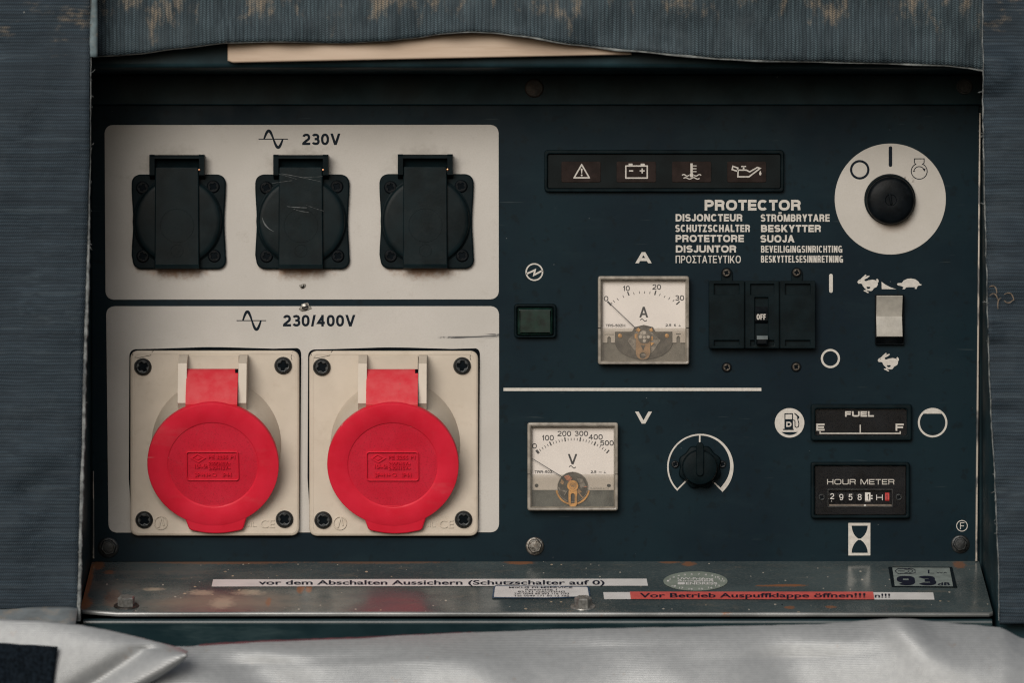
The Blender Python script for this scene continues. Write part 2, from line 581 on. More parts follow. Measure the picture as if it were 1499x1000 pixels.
def letters(s, x0, x1, ytop, ybase, d, w, p=2.35, mat=0, fmap=None, ani=1.0, gap=.11, warp=None, ref=None):
    """capitals and digits drawn with strokes of width w; ani > 1 thins the level strokes (for foreshortened faces)"""
    H = (ybase - ytop) * ani
    gl = [glyph(ch, p) for ch in s]
    gp = gap * H if ani == 1 else gap * (ybase - ytop)
    tot = sum(g[0] for g in gl)
    thin = sum(1 for g in gl if g[0] == 0)
    k = ((x1 - x0) - gp * (len(s) - 1) - thin * w) / max(tot, 1e-6)
    g_ = G(mat)
    x = x0
    rf = d if ref is None else ref
    lay = [0]

    def put(px, py):
        X, Y = px, ybase - py / ani
        return warp(X, Y) if warp else (X, Y)

    def add(poly_pts, faces):
        lay[0] = (lay[0] + 1) % 6
        dd = d + lay[0] * .03
        g_.add([fmap(*put(a, b), dd) if fmap else W(*put(a, b), dd, rf) for a, b in poly_pts], faces, False)
    for (wd, prims) in gl:
        bw = wd * k if wd else w
        hw = w / 2
        T_ = lambda q: (x + hw + q[0] * (bw - w), hw + q[1] * (H - w))
        for pr in prims:
            if pr[0] == 'd':
                _, ax, ay, bx, by = pr
                dx, dy = (bx - ax) * (bw - w), (by - ay) * H
                h2 = min(1.9, math.hypot(dx, dy) / abs(dy)) * hw
                m = bw - 2 * h2
                xa, xb = x + h2 + ax * m, x + h2 + bx * m
                add([(xa - h2, ay * H), (xa + h2, ay * H), (xb + h2, by * H), (xb - h2, by * H)], [(0, 1, 2, 3)])
            elif pr[0] == 'b':
                c0 = x + hw + pr[1] * (bw - w)
                add([(c0 - hw * .9, H * 1.08), (c0 + hw * .9, H * 1.08), (c0 + hw * .9, H * 1.08 + w), (c0 - hw * .9, H * 1.08 + w)], [(0, 1, 2, 3)])
            else:
                P = [Vector(T_(q)) for q in pr[1]]
                if pr[0] == 's':
                    e = (P[1] - P[0]).normalized() * hw
                    P = [P[0] - e, P[1] + e]
                P = [Vector((q.x, min(H, max(0, q.y)))) for q in P] if pr[0] == 'c' else P
                n = len(P)
                cl = pr[0] == 'o'
                Lf, Rt = [], []
                for i in range(n):
                    a = P[i] - P[i - 1] if (i or cl) else P[1] - P[0]
                    b = P[(i + 1) % n] - P[i] if (i < n - 1 or cl) else a
                    n1 = Vector((-a.y, a.x)).normalized(); n2 = Vector((-b.y, b.x)).normalized()
                    mm = (n1 + n2).normalized() if (n1 + n2).length > 1e-4 else n1
                    q = mm * hw / max(.5, mm.dot(n1))
                    Lf.append(P[i] + q); Rt.append(P[i] - q)
                add([(q.x, q.y) for q in Lf + Rt], [(i, (i + 1) % n, n + (i + 1) % n, n + i) for i in range(n if cl else n - 1)])
        x += bw + gp
    return g_


def stroke(pts, w, d, closed=False, mat=0, fmap=None, cap=False, ref=None):
    """line of width w (one number or one per point)"""
    n = len(pts)
    P = [Vector(p) for p in pts]
    L, R = [], []
    for i in range(n):
        a = P[i - 1] if (i > 0 or closed) else None
        b = P[(i + 1) % n] if (i < n - 1 or closed) else None
        t1 = (P[i] - a).normalized() if a is not None else None
        t2 = (b - P[i]).normalized() if b is not None else None
        if t1 is None: t1 = t2
        if t2 is None: t2 = t1
        n1 = Vector((-t1.y, t1.x)); n2 = Vector((-t2.y, t2.x))
        m = n1 + n2
        m = n1 if m.length < 1e-4 else m.normalized()
        k = 1 / max(.45, m.dot(n1))
        ww = (w[i] if isinstance(w, (list, tuple)) else w) / 2 * k
        L.append(P[i] + m * ww); R.append(P[i] - m * ww)
    f = fmap or (lambda x, y, z: W(x, y, z, d if ref is None else ref))
    g = G(mat)
    vs = [f(p.x, p.y, d) for p in L] + [f(p.x, p.y, d) for p in R]
    fs = [(i, (i + 1) % n, n + (i + 1) % n, n + i) for i in range(n if closed else n - 1)]
    g.add(vs, fs, False)
    if cap and not closed:
        for p, ww in ((P[0], w if not isinstance(w, (list, tuple)) else w[0]), (P[-1], w if not isinstance(w, (list, tuple)) else w[-1])):
            c = circ(p.x, p.y, ww / 2, 14)
            g.add([f(x, y, d + .02) for x, y in c], [tuple(range(14))], False)
    return g


def lathe(cx, cy, prof, seg=56, mat=0, ref=None, cx2=None, cy2=None, lobes=None):
    """profile [(r, d)] turned about an axis square to the panel"""
    rf = max(p[1] for p in prof) if ref is None else ref
    g = G(mat)
    vs, fs = [], []
    for (r, d) in prof:
        for i in range(seg):
            a = 2 * PI * i / seg
            rr = r * (lobes(a) if lobes else 1)
            vs.append(W(cx + rr * math.cos(a), cy - rr * math.sin(a), d, rf))
    for k in range(len(prof) - 1):
        for i in range(seg):
            j = (i + 1) % seg
            fs.append((k * seg + i, k * seg + j, (k + 1) * seg + j, (k + 1) * seg + i))
    fs.append(tuple(range(seg)))
    fs.append(tuple((len(prof) - 1) * seg + i for i in range(seg)))
    g.add(vs, fs, [True] * (len(fs) - 2) + [False, False])
    return g


def loft(rings, mat=0, close=True):
    g = G(mat)
    n = len(rings[0])
    vs = [p for r in rings for p in r]
    fs = []
    for k in range(len(rings) - 1):
        for i in range(n):
            j = (i + 1) % n
            fs.append((k * n + i, k * n + j, (k + 1) * n + j, (k + 1) * n + i))
    if close:
        fs += [tuple(range(n)), tuple((len(rings) - 1) * n + i for i in range(n))]
    g.add(vs, fs, True)
    return g


def box(x0, y0, x1, y1, d0, d1, bevel=0., mat=0, ref=None, bres=1):
    return flat(rrect(x0, y0, x1, y1, 0), d0, d1 - d0, bevel, mat, ref, bres=bres)


def xprism(x0, x1, prof, mat=0, ref=None):
    """profile [(py, d)] pushed from x0 to x1"""
    rf = max(p[1] for p in prof) if ref is None else ref
    g = G(mat)
    n = len(prof)
    vs = [W(x0, p[0], p[1], rf) for p in prof] + [W(x1, p[0], p[1], rf) for p in prof]
    fs = [(i, (i + 1) % n, n + (i + 1) % n, n + i) for i in range(n)] + [tuple(range(n)), tuple(range(n, 2 * n))]
    g.add(vs, fs, False)
    return g


def tube(pts, r, seg=10, mat=0):
    g = G(mat)
    vs, fs = [], []
    n = len(pts)
    for i, p in enumerate(pts):
        a = pts[max(0, i - 1)]; b = pts[min(n - 1, i + 1)]
        tdir = (b - a).normalized()
        u = tdir.cross(Vector((0, 1, .13))).normalized()
        w = tdir.cross(u)
        rr = r[i] if isinstance(r, (list, tuple)) else r
        for j in range(seg):
            an = 2 * PI * j / seg
            vs.append(p + (u * math.cos(an) + w * math.sin(an)) * rr * U)
    for i in range(n - 1):
        for j in range(seg):
            k = (j + 1) % seg
            fs.append((i * seg + j, i * seg + k, (i + 1) * seg + k, (i + 1) * seg + j))
    fs += [tuple(range(seg)), tuple((n - 1) * seg + j for j in range(seg))]
    g.add(vs, fs, True)
    return g


def cross(cx, cy, r, d, w, ang=0, mat=1, ref=None):
    g = G(mat)
    for a in (ang, ang + 90):
        ca, sa = math.cos(math.radians(a)), math.sin(math.radians(a))
        g.join(stroke([(cx - r * ca, cy + r * sa), (cx, cy), (cx + r * ca, cy - r * sa)], [w * .7, w * 1.3, w * .7], d + (0 if a == ang else .06), ref=ref, mat=mat))
    return g


def screw(cx, cy, r, d, h, ang=10, ref=None, mat=0):
    """pan head with a cross recess"""
    rf = d + h if ref is None else ref
    a, b = r * .56, r * .15
    cr = [(a, b), (b * 1.5, b * 1.5), (b, a), (-b, a), (-b * 1.5, b * 1.5), (-a, b), (-a, -b), (-b * 1.5, -b * 1.5), (-b, -a), (b, -a), (b * 1.5, -b * 1.5), (a, -b)]
    ca, sa = math.cos(math.radians(ang)), math.sin(math.radians(ang))
    cr = [(cx + x * ca - y * sa, cy + x * sa + y * ca) for x, y in cr]
    return [lathe(cx, cy, [(r, d), (r, d + h * .3), (r * .95, d + h * .5), (r * .84, d + h * .66)], 28, mat, rf),
            flat([circ(cx, cy, r * .86, 28), cr], d + h * .3, h * .7, h * .22, mat, rf, bres=2),
            flat(circ(cx, cy, r * .6, 16), d + h * .68, mat=1, ref=rf)]


def hexagon(cx, cy, r, a0=0):
    return [(cx + r * math.cos(math.radians(a0 + 60 * i)), cy - r * math.sin(math.radians(a0 + 60 * i))) for i in range(6)]


# ------------------------------------------------------------------ the generator
gen = thing('generator', 'dark blue-black power generator control face with red socket lids, meters and switches', 'generator', W(749.5, 1300, 0, 0))

# --- housing: what stands round the recessed panel
CE = 109          # ceiling of the recess (measured on the panel plane)
hg = G()
hg.join(box(10, -260, 1490, 1250, -700, -8, 3, ref=0))
obj('housing', hg, 'housing', gen)
obj('side_wall', [box(20, CE - 4, 133, 1180, -8, 262, 4, ref=0, bres=2)], 'housing', gen)
obj('side_wall', [box(1437, CE - 4, 1500, 1180, -8, 262, 4, ref=0, bres=2)], 'housing', gen)
obj('recess_ceiling', [box(20, -240, 1500, CE, -8, 190, 7, ref=0, bres=3)], 'housing', gen)
obj('upper_flange', [box(133.5, CE + .5, 1436.5, 154, -7, 7, 2.2, ref=0, bres=2)], 'housing', gen)

# --- panel sheet with its printing
panel = obj('control_panel', [flat(rrect(134.5, 150, 1433, 823, 2), -5, 5, .8)], 'panel', gen)
E1 = .35          # printing lies this far in front of the sheet
t = NT('worn_panel_edge')
c = t.mix((.40, .36, .31), (.10, .10, .10), t.ramp(t.noise(9, 5, (1, 1, .3)), .45, .6))
c = t.mix(c, (.02, .03, .035), t.ramp(t.noise(60, 3, off=4), .42, .30))
MT['edge'] = t.done(c, .45, .2)
obj('panel_edge', flat([(1433, 165), (1435.4, 165), (1430.2, 822), (1427.2, 822)], .4, 6, .8, ref=0), 'edge', panel)
obj('panel_edge', flat([(136.2, 690), (137.6, 690), (138.4, 818), (136, 818)], .4, 4, .5, ref=0), 'edge', panel)
pl1 = rpoly([(153, 182.6), (730, 182.3), (730.3, 438.3), (154.4, 438.8)], 12)
pl2 = rpoly([(155.2, 448.3), (730.6, 448.2), (730.6, 779.8), (158.8, 780.3)], 12)
obj('light_area', [flat(pl1, .1, .9, .3)], 'plate', panel, label='upper light panel area behind three black sockets')
obj('light_area', [flat(pl2, .1, .9, .3)], 'plate', panel, label='lower light panel area behind two red lidded sockets')


def sine(x0, x1, ymid, amp, w, lx0, lx1):
    n = 40
    pts, ws = [], []
    for i in range(n + 1):
        u = i / n
        pts.append((x0 + (x1 - x0) * u, ymid - amp * math.sin(2 * PI * u)))
        ws.append(w * (.55 + .45 * abs(math.sin(2 * PI * u))))
    return [stroke(pts, ws, 1.2), stroke([(lx0, ymid), (lx1, ymid)], 1.3, 1.25)]


obj('lettering', sine(386.5, 414, 203.4, 12.2, 4.2, 378.5, 421.4) + [letters('230V', 442.4, 498.4, 195.2, 212, 1.2, 3.6)], 'printdark', panel, label='dark 230V print with sine wave sign')
obj('lettering', sine(355.5, 382, 469.4, 13, 4.2, 346.3, 389.5) + [letters('230/400V', 414.2, 520.2, 461, 478, 1.2, 3.6)], 'printdark', panel, label='dark 230/400V print with sine wave sign')
B = .028
obj('lettering', [letters(*q) for q in (
    ('PROTECTOR', 1031.5, 1172.5, 292.3, 308, E1, 3.9), ('DISJONCTEUR', 989, 1087, 313.2, 324, E1, 2.5), ('SCHUTZSCHALTER', 988.5, 1098, 328.7, 339.5, E1, 2.3),
    ('PROTETTORE', 989, 1089, 343.7, 354.3, E1, 2.6), ('DISJUNTOR', 989.3, 1078, 359, 369.7, E1, 2.6), ('ΠΡΟΣΤΑΤΕΥΤΙΚΟ', 989, 1084.5, 374, 385, E1, 1.5),
    ('STRÖMBRYTARE', 1113.5, 1214.5, 313.5, 324.3, E1, 2.3), ('BESKYTTER', 1114, 1202, 329, 339.6, E1, 2.6), ('SUOJA', 1113, 1163, 344, 354.8, E1, 2.6),
    ('BEVEILIGINGSINRICHTING', 1114, 1233, 359.5, 369.7, E1, 1.75), ('BESKYTTELSESINNRETNING', 1114, 1234, 374, 384.3, E1, 1.75))], 'print', panel, label='white multilingual PROTECTOR print')
obj('lettering', letters('A', 930, 954, 369, 385.2, E1, 4.4), 'print', panel, label='wide white letter A')
obj('lettering', letters('V', 929.6, 954.4, 602.8, 620.4, E1, 4.6), 'print', panel, label='wide white letter V')
obj('printed_line', stroke([(737, 570.3), (1114.5, 570.3)], 4.6, E1), 'print', panel)

sy = [flat([circ(782.2, 398.2, 13), circ(782.2, 398.2, 10.9)], E1),
      stroke([(770.5, 401), (783.2, 395.2), (781.6, 402.6), (794, 396)], 2.6, E1)]
obj('symbol', sy, 'print', panel, label='lightning in a circle')
obj('symbol', stroke([(1216.4, 403.5), (1216.4, 426)], 5.4, E1, cap=True), 'print', panel, label='white on bar')
obj('symbol', flat([circ(1215.6, 525, 14), circ(1215.6, 525, 10.9)], E1), 'print', panel, label='white off ring')


def zz(pts, ox=1240, oy=380, s=5.554, dx=0, dy=0):
    return [(ox + (x + dx) / s, oy + (y + dy) / s) for x, y in pts]


RAB = [(84, 182), (92, 168), (108, 160), (125, 143), (150, 121), (158, 126), (146, 143), (160, 134), (180, 129), (182, 136), (165, 150), (143, 160), (140, 170), (152, 176), (175, 168), (205, 163), (228, 167), (240, 173), (236, 160), (246, 155), (255, 166), (257, 182), (249, 187), (250, 205), (240, 222), (218, 233), (207, 250), (196, 256), (160, 252), (158, 256), (172, 262), (178, 270), (168, 272), (150, 262), (136, 256), (134, 250), (150, 248), (156, 244), (140, 230), (128, 215), (122, 198), (108, 195), (92, 196)]
RABH = [(157, 221), (186, 221), (191, 228), (182, 237), (166, 239)]
TOR = [(405, 200), (412, 192), (428, 190), (445, 190), (460, 170), (490, 156), (520, 153), (555, 160), (580, 178), (592, 198), (608, 203), (600, 210), (580, 212), (570, 222), (566, 238), (550, 238), (552, 224), (500, 224), (480, 226), (470, 240), (450, 240), (460, 224), (440, 215), (415, 210)]
EYE = circ(106, 173, 3.5, 10)
obj('symbol', [flat([zz(RAB), zz(RABH), zz(EYE)], E1), flat(zz([(280, 180), (282, 240), (400, 240), (350, 224), (312, 203)]), E1), flat(zz(TOR), E1)], 'print', panel, label='white running hare, wedge and tortoise')
obj('symbol', flat([zz(RAB, dx=165, dy=638), zz(RABH, dx=165, dy=638), zz(EYE, dx=165, dy=638)], E1), 'print', panel, label='white running hare alone')


def seg_chord(cx, cy, r, ychord, top=True, n=24):
    h = cy - ychord
    a = math.degrees(math.asin(max(-1, min(1, h / r))))
    return circ(cx, cy, r, n, a, 180 - a) if top else circ(cx, cy, r, n, 180 - a, 360 + a)


obj('symbol', [flat([circ(1365.2, 619, 21.6), circ(1365.2, 619, 18.7)], E1), flat(seg_chord(1365.2, 619, 19.2, 605.8), E1 + .05)], 'print', panel, label='white full tank ring')


def zf(pts):
    return zz(pts, 1130, 585, 4.2556)


pump = [flat(circ(1155.8, 619.3, 21.6), E1, mat=0),
        flat([zf([(78, 86), (131, 86), (131, 183), (78, 183)]), zf([(84, 92), (125, 92), (125, 123), (84, 123)])], E1 + .3, mat=1),
        stroke(zf([(68, 187), (136, 187)]), 1.7, E1 + .33, mat=1),
        stroke(zf([(131, 128), (143, 131), (144, 168), (153, 175), (165, 170), (168, 150), (160, 120), (160, 105), (150, 92), (139, 86)]), 1.3, E1 + .33, mat=1),
        stroke(zf([(147, 92), (166, 108), (165, 120)]), 1.9, E1 + .36, mat=1),
        flat(zf(seg_chord(110, 146, 76, 203, False)), E1 + .3, mat=1),
        letters('D', zf([(89, 0)])[0][0], zf([(122, 0)])[0][0], zf([(0, 139)])[0][1], zf([(0, 171)])[0][1], E1 + .45, 1.9, mat=0)]
obj('symbol', pump, ['print', 'panel'], panel, label='white fuel pump disc')


def bez(p0, p1, p2, n=10):
    return [((1 - u) ** 2 * p0[0] + 2 * u * (1 - u) * p1[0] + u * u * p2[0], (1 - u) ** 2 * p0[1] + 2 * u * (1 - u) * p1[1] + u * u * p2[1]) for u in [i / n for i in range(n + 1)]]


hgl = [flat([zf([(476, 770), (613, 770), (613, 973), (476, 973)]),
             zf([(497, 787), (597, 787)] + bez((597, 792), (590, 845), (552, 868))[1:] + bez((538, 868), (502, 845), (497, 792))),
             zf([(497, 957), (597, 957)] + bez((597, 950), (590, 900), (552, 876))[1:] + bez((538, 876), (502, 900), (497, 950)))], E1)]
obj('symbol', hgl, 'print', panel, label='white hourglass in a frame')
obj('symbol', [flat([circ(1408.2, 770.2, 8.4, 32), circ(1408.2, 770.2, 7.3, 32)], E1), letters('F', 1405.4, 1411.6, 765, 775.2, E1, 1.2)], 'print', panel, label='white letter F in a circle')


# --- bolts of the panel
def panel_bolt(px, py, r, m, label, d=0, hexa=True):
    g = [lathe(px, py, [(r, d), (r, d + 2.0), (r * .92, d + 3), (r * .80, d + 3.2)], 32)]
    if hexa:
        g.append(flat(rpoly(hexagon(px, py, r * .82, 12), 2), d + 3, 7, 1.6, bres=2))
        g.append(lathe(px, py, [(r * .55, d + 9.6), (r * .5, d + 10.6), (r * .2, d + 10.9)], 20))
    obj('bolt', g, m, gen, label=label)


panel_bolt(783, 800, 13.5, 'steel', 'bare steel bolt under the voltmeter')
panel_bolt(158.5, 802, 15, 'blacksteel', 'black bolt at the lower left panel corner')
panel_bolt(1406, 797, 13.5, 'blacksteel', 'black bolt at the lower right panel corner')
panel_bolt(782, 128.5, 14, 'rustybolt', 'rusty bolt above the panel', 7, False)
obj('plug_ring', [flat([circ(1412, 126, 12), circ(1412, 126, 8.6)], 7, 2.5, .8), flat(circ(1412, 126, 8.6), 7.05, .6)], 'blacksteel', gen)
for (px, py, r, lb) in ((443, 419, 4.5, 'small screw under the middle black socket'), (446.5, 449.5, 8, 'battered screw between the two light areas')):
    pts = [(px + r * (1 + .22 * math.sin(3 * a + px) + .12 * math.sin(7 * a)) * math.cos(a), py + r * (.85 + .2 * math.cos(2 * a + 1)) * math.sin(a)) for a in [i * PI / 9 for i in range(18)]]
    obj('screw', [flat(pts, .8, 1.6, .5), lathe(px, py, [(r * .6, 2), (r * .6, 3.4), (r * .3, 4.2)], 18),
                  stroke([(px - r * .5, py + 1), (px + r * .5, py - 1)], r * .22, 4.4, mat=1)], ['steel', 'gap'], gen, label=lb)

# --- black 230 V sockets
SO = [(0, 0), (181.2, 0), (363.3, -.6)]
x0, x1, y0, y1 = 192.4, 330.5, 255, 394
fl = []
for i in range(41):                                    # outline: sides a little waisted
    pass
side = [(x1 - 2.2 * math.sin(PI * u) ** 2 * (1 if u > .3 else 1), y0 + 14 + (y1 - y0 - 28) * u) for u in [i / 16 for i in range(17)]]
sidl = [(x0 + 2.2 * math.sin(PI * u) ** 2, y1 - 14 - (y1 - y0 - 28) * u) for u in [i / 16 for i in range(17)]]
outline = rpoly([(x0, y0), (x1, y0), (x1 + .5, y1), (x0 + 1.5, y1)], 13, 7)
q = []
for (x, y) in outline:
    q.append((x, y))
# insert the waisted sides between the rounded corners
tr = [p for p in q if p[1] < (y0 + y1) / 2]
br = [p for p in q if p[1] > (y0 + y1) / 2]
outl = tr[:8] and (tr + side[1:-1] + br + sidl[1:-1])
base = flat(outl, 1, 8, 2.2, bres=2)
LCX, LCY, LR = 260, 323.7, 64
sk = obj('power_socket', [base, lathe(LCX, LCY, [(66, 9), (66, 11), (65.2, 11.6)], 64)], 'plastic', gen, label='left black 230V socket with spring lid')
obj('hinge_hood', [xprism(218.5, 226.2, [(227, 1), (226, 24), (229, 27), (256, 26), (262, 9), (262, 1)]),
                   xprism(291.2, 298.9, [(227, 1), (226, 24), (229, 27), (256, 26), (262, 9), (262, 1)]),
                   xprism(226.2, 291.2, [(227.5, 1), (226.5, 24), (228.5, 27), (232, 27), (234, 12), (246, 9), (246, 1)])], 'plastic', sk)
obj('lid', [lathe(LCX, LCY, [(63.8, 11), (63.8, 14), (63.2, 15.4), (62, 16.6), (60, 17.3), (56, 17.6), (30, 18)], 64),
            flat(rpoly([(226.8, 244), (290.8, 244), (291.6, 393.5), (226.2, 393.5)], [3, 3, 2, 2]), 14, 9, 1.6, bres=2),
            xprism(227.2, 291, [(387.8, 20), (387.2, 25), (389, 26.2), (393, 25.6), (393.4, 14), (390, 14)])] +
    [stroke([(259, 313), (276, 339), (242, 339)], 1.4, 23.15, True), flat([circ(259, 330, 25, 40), circ(259, 330, 24, 40)], 23, .5, .15),
     text('VDE', 252, 266, 326, 335, 23, .0, thick=.5),
     flat([circ(259, 367, 9.5, 30), circ(259, 367, 8.6, 30)], 23, .5, .15),
     flat([(253, 364), (265, 364), (259, 373)], 23, .4)], 'lidplastic', sk)
obj('hood_lit_strip', flat(rrect(217.8, 225.4, 300, 300, 2), .95, 3.6, .6), 'plate', sk)  # added pale strip standing in for the sky-lit top of the hood
obj('hinge_pin', lathe(291.6, 248.6, [(1.7, 20), (1.7, 27.2), (1.1, 27.6)], 12), 'copper', sk)
for (sx_, sy_, a) in ((208.6, 274.6, 20), (312, 273, 35), (209, 375, 70), (313.5, 374.6, 40)):
    obj('screw', screw(sx_, sy_, 9.6, 8.6, 3.2, a), ['rubber', 'gap'], sk)
for i, lb in ((1, 'middle black 230V socket with scratched spring lid'), (2, 'right black 230V socket with spring lid')):
    s_ = (DP - 18) / DP
    c2 = copy_part(sk, gen, Vector((SO[i][0] * s_ * U, 0, -SO[i][1] * s_ * U)))
    c2['label'] = lb
# scratches on the middle lid
MT['scratch'] = plain('pale_scratch', (.065, .075, .078), .5, var=.3, size=4)
for o in COL.objects:
    if o.get('label', '').startswith('middle black'):
        mid = o
sg = []
for (a, b, w) in (((402, 253), (434, 262), .8), ((412, 254), (470, 266), .7), ((444, 259), (472, 258), .6), ((398, 268), (428, 264), .5), ((420, 302), (449, 304), 1.3), ((430, 306), (452, 311), .7), ((448, 300), (474, 309), .5)):
    m_ = ((a[0] + b[0]) / 2 + random.uniform(-2, 2), (a[1] + b[1]) / 2 + random.uniform(-1.5, 1.5))
    sg.append(stroke(bez(a, m_, b), [w * random.uniform(.2, 1) for _ in range(11)], 23.2))
sg.append(stroke(bez((384, 318), (386, 332), (401, 339)), [.3, .7, 1.2, 1.8, 2.2, 2, 1.6, 1.2, .8, .5, .3], 18.4))
obj('scratch_marks', sg, 'scratch', mid)

# --- red lidded three phase sockets
def three_phase():
    gp = flat(rpoly([(189.4, 511.5), (230, 510.6), (300, 508.2), (330, 508.4), (400, 510.5), (437, 509.5), (441, 515), (439, 760), (430, 788), (194, 786), (188.5, 700)], [9, 0, 8, 8, 0, 6, 6, 0, 8, 8, 0]), .3, .85, 0, mat=1)
    fl_ = flat(rrect(190.6, 513.2, 438, 784.8, 11), 1.2, 10.8, 2.6, bres=2)
    lip = flat([rrect(193.5, 516, 435, 782, 9), rrect(196.5, 519, 432, 779, 8)], 11.6, 1.0, .45)
    emb = [flat([circ(235.5, 766, 10.2, 30), circ(235.5, 766, 8.6, 30)], 11.6, 2.2, .5), flat([(231, 773), (235.6, 757), (238, 757), (241, 770), (238.6, 770), (236.6, 761), (233.4, 773)], 11.6, 2.0, .4),
           text('CE', 381, 402, 761.5, 773, 11.6, .0, thick=2.0), text('ISIL', 357.5, 375, 764, 771.5, 11.6, .0, thick=1.8)]
    s = obj('three_phase_socket', [gp, fl_, lip] + emb, ['beige', 'gap'], gen, label='left beige three phase socket with red round lid')
    rings = []
    for u in (0, .3, .65, 1):
        r = 95.5 - 5.5 * u
        cx, cy = 315 - 3.2 * u, 650.4 + 27 * u
        ring = []
        for i in range(64):
            a = 2 * PI * i / 64
            tp = math.sin(a) * r * u          # height on the ring, tipped like the lid
            ring.append(W(cx + r * math.cos(a), cy - r * math.sin(a) * (1 - .05 * u), max(11, 11 + 32 * u + tp * math.tan(math.radians(18))), 44))
        rings.append(ring)
    obj('collar', loft(rings), 'beige', s)
    for q in ([(45, 70), (66, 105), (108, 108), (205, 88), (215, 64), (230, 44)], [(1400, 60), (1390, 102), (1398, 130)]):
        obj('crack', stroke([(185 + x / 5.766, 505 + y / 5.766) for x, y in q], .7, 12.15, ref=12), 'gap', s)
    br = []
    for (a, b) in ((260.8, 273.4), (349.2, 361)):
        br.append(xprism(a, b, [(519.5, 11), (519.5, 30), (522, 36), (532, 58), (590, 70), (604, 56), (606, 11)], ref=58))
    br.append(xprism(273.4, 349.2, [(520.5, 11), (520.5, 20), (522.5, 22), (541, 32), (541, 11)], ref=26))
    obj('hinge_bracket', br, 'beige', s)
    # lid: made flat, then tipped so that it faces a little downwards
    lx, ly, TILT = 311.8, 681.0, math.radians(20)
    yy = lambda y: ly + (y - ly) / math.cos(TILT)
    ys = lambda pts: [(x, yy(y)) for x, y in pts]
    FD = 57
    lid = [lathe(lx, ly, [(93, 44), (95.6, 45), (96.4, 47), (96.4, 55.4), (95.8, 56.8), (94.2, 57.3), (67.4, 57.8), (66.6, 57.4), (65.8, 56.4), (65, 56.2)], 96, ref=FD),
           flat(rpoly(ys([(262, 740), (267.2, 755), (275, 778), (296, 782.4), (314, 783.6), (332, 782.4), (354, 778), (361.6, 754), (365, 740)]), [0, 2, 4, 6, 6, 6, 4, 2, 0]), 45, 11.8, 2.2, bres=2, ref=FD)]
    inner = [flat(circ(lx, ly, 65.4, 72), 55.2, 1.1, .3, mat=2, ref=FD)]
    e0 = 56.2
    inner += [flat([rpoly(ys([(272.6, 660.4), (349.6, 660.4), (349.6, 703.8), (272.6, 703.8)]), 4), rpoly(ys([(274.2, 662), (348, 662), (348, 702.2), (274.2, 702.2)]), 3.4)], e0, 2.8, .9, ref=FD),
              flat([ys([(279, 671), (289, 663.8), (302, 670.5), (290.5, 677.8)]), ys([(282.2, 671), (289.3, 666), (298.4, 670.6), (290.3, 675.6)])], e0, 1.8, .5, ref=FD), flat(ys([(285.5, 671), (290, 667.7), (295, 670.8), (290, 674)]), e0, 1.6, .5, ref=FD)]
    for (tx, a, b, c_, d_) in (('PE 3255 P1', 305.3, 344, 666.4, 671.6), ('200/346V~', 305.5, 337, 676, 680.4), ('240/415V~', 305.5, 337, 683, 687.4), ('16A-6h', 285, 303.5, 679.6, 685.4), ('3P+N+', 285, 307.5, 692.4, 698), ('IP44', 325, 338.5, 692.4, 698)):
        inner.append(text(tx, a, b, yy(c_), yy(d_), e0 - .1, .006, thick=2.3, ref=FD))
    inner += [flat(ys(rrect(305.3, 681.2, 336.5, 682.1, 0)), e0, 1.4, ref=FD), flat([circ(313.5, yy(695), 3.3, 20), circ(313.5, yy(695), 2.4, 20)], e0, 1.5, .3, ref=FD)]
    piv = W(lx, ly, FD)
    ct, st_ = math.cos(TILT), math.sin(TILT)
    for g in lid + inner:
        g.v = [Vector((v.x, piv.y + (v.y - piv.y) * ct - (v.z - piv.z) * st_, piv.z + (v.z - piv.z) * ct + (v.y - piv.y) * st_)) for v in g.v]
    lid += inner
    lid += [xprism(272.2, 347.8, [(540.8, 36), (540.2, 46), (541.5, 50), (545, 54), (558, 66), (559.5, 67), (580, 80), (592, 83), (600, 78), (600, 66), (575, 60), (546, 34)], mat=3, ref=70),
            box(343.6, 540.3, 347.9, 546.5, 50, 55.2, .3, mat=1, ref=66)]
    obj('lid', lid, ['red', 'gap', 'redface', 'reddust_lit'], s)
    for (a, b, an) in ((209, 537.3, 60), (414.4, 535.4, 5), (211, 761.6, 40), (416.5, 760.6, 45)):
        obj('screw', [flat(circ(a, b, 13, 36), 12, 1, .3)] + screw(a, b, 12.3, 12.8, 7, an), ['blacksteel', 'gap'], s)
    return s


ts = three_phase()
s_ = (DP - 55) / DP
tc = copy_part(ts, gen, Vector((263.4 * s_ * U, 0, -.4 * s_ * U)))
tc['label'] = 'right beige three phase socket with red round lid'

# --- strip of four warning lamps
fr = [flat([rrect(796.9, 219, 1147.6, 280.8, 5), rrect(801.5, 225, 1143, 276, 3)], .2, 9, 1.6, bres=2),
      flat(rrect(799, 221, 1145.5, 279, 3), .3, 2.4, .4)]
MT['lampface'] = plain('lamp_face', (.005, .008, .009), .32, var=.25, size=40, bump=.04, spec=.06)
ip = obj('warning_lamp_strip', fr, 'plastic', gen, label='black strip with four unlit warning lamps')
obj('lamp_face', flat(rrect(801.8, 225.6, 1142.6, 275.6, 3), 2.8, 1.6, .7), 'lampface', ip)


def zi(pts):
    return zz(pts, 740, 200, 3.569)


def poly_i(pts, w, closed=False, d=5.9):
    return stroke(zi(pts), w, d, closed, mat=1)


def rr_i(x0, y0, x1, y1, r=2):
    a, b = zi([(x0, y0), (x1, y1)])
    return rrect(*a, *b, r)


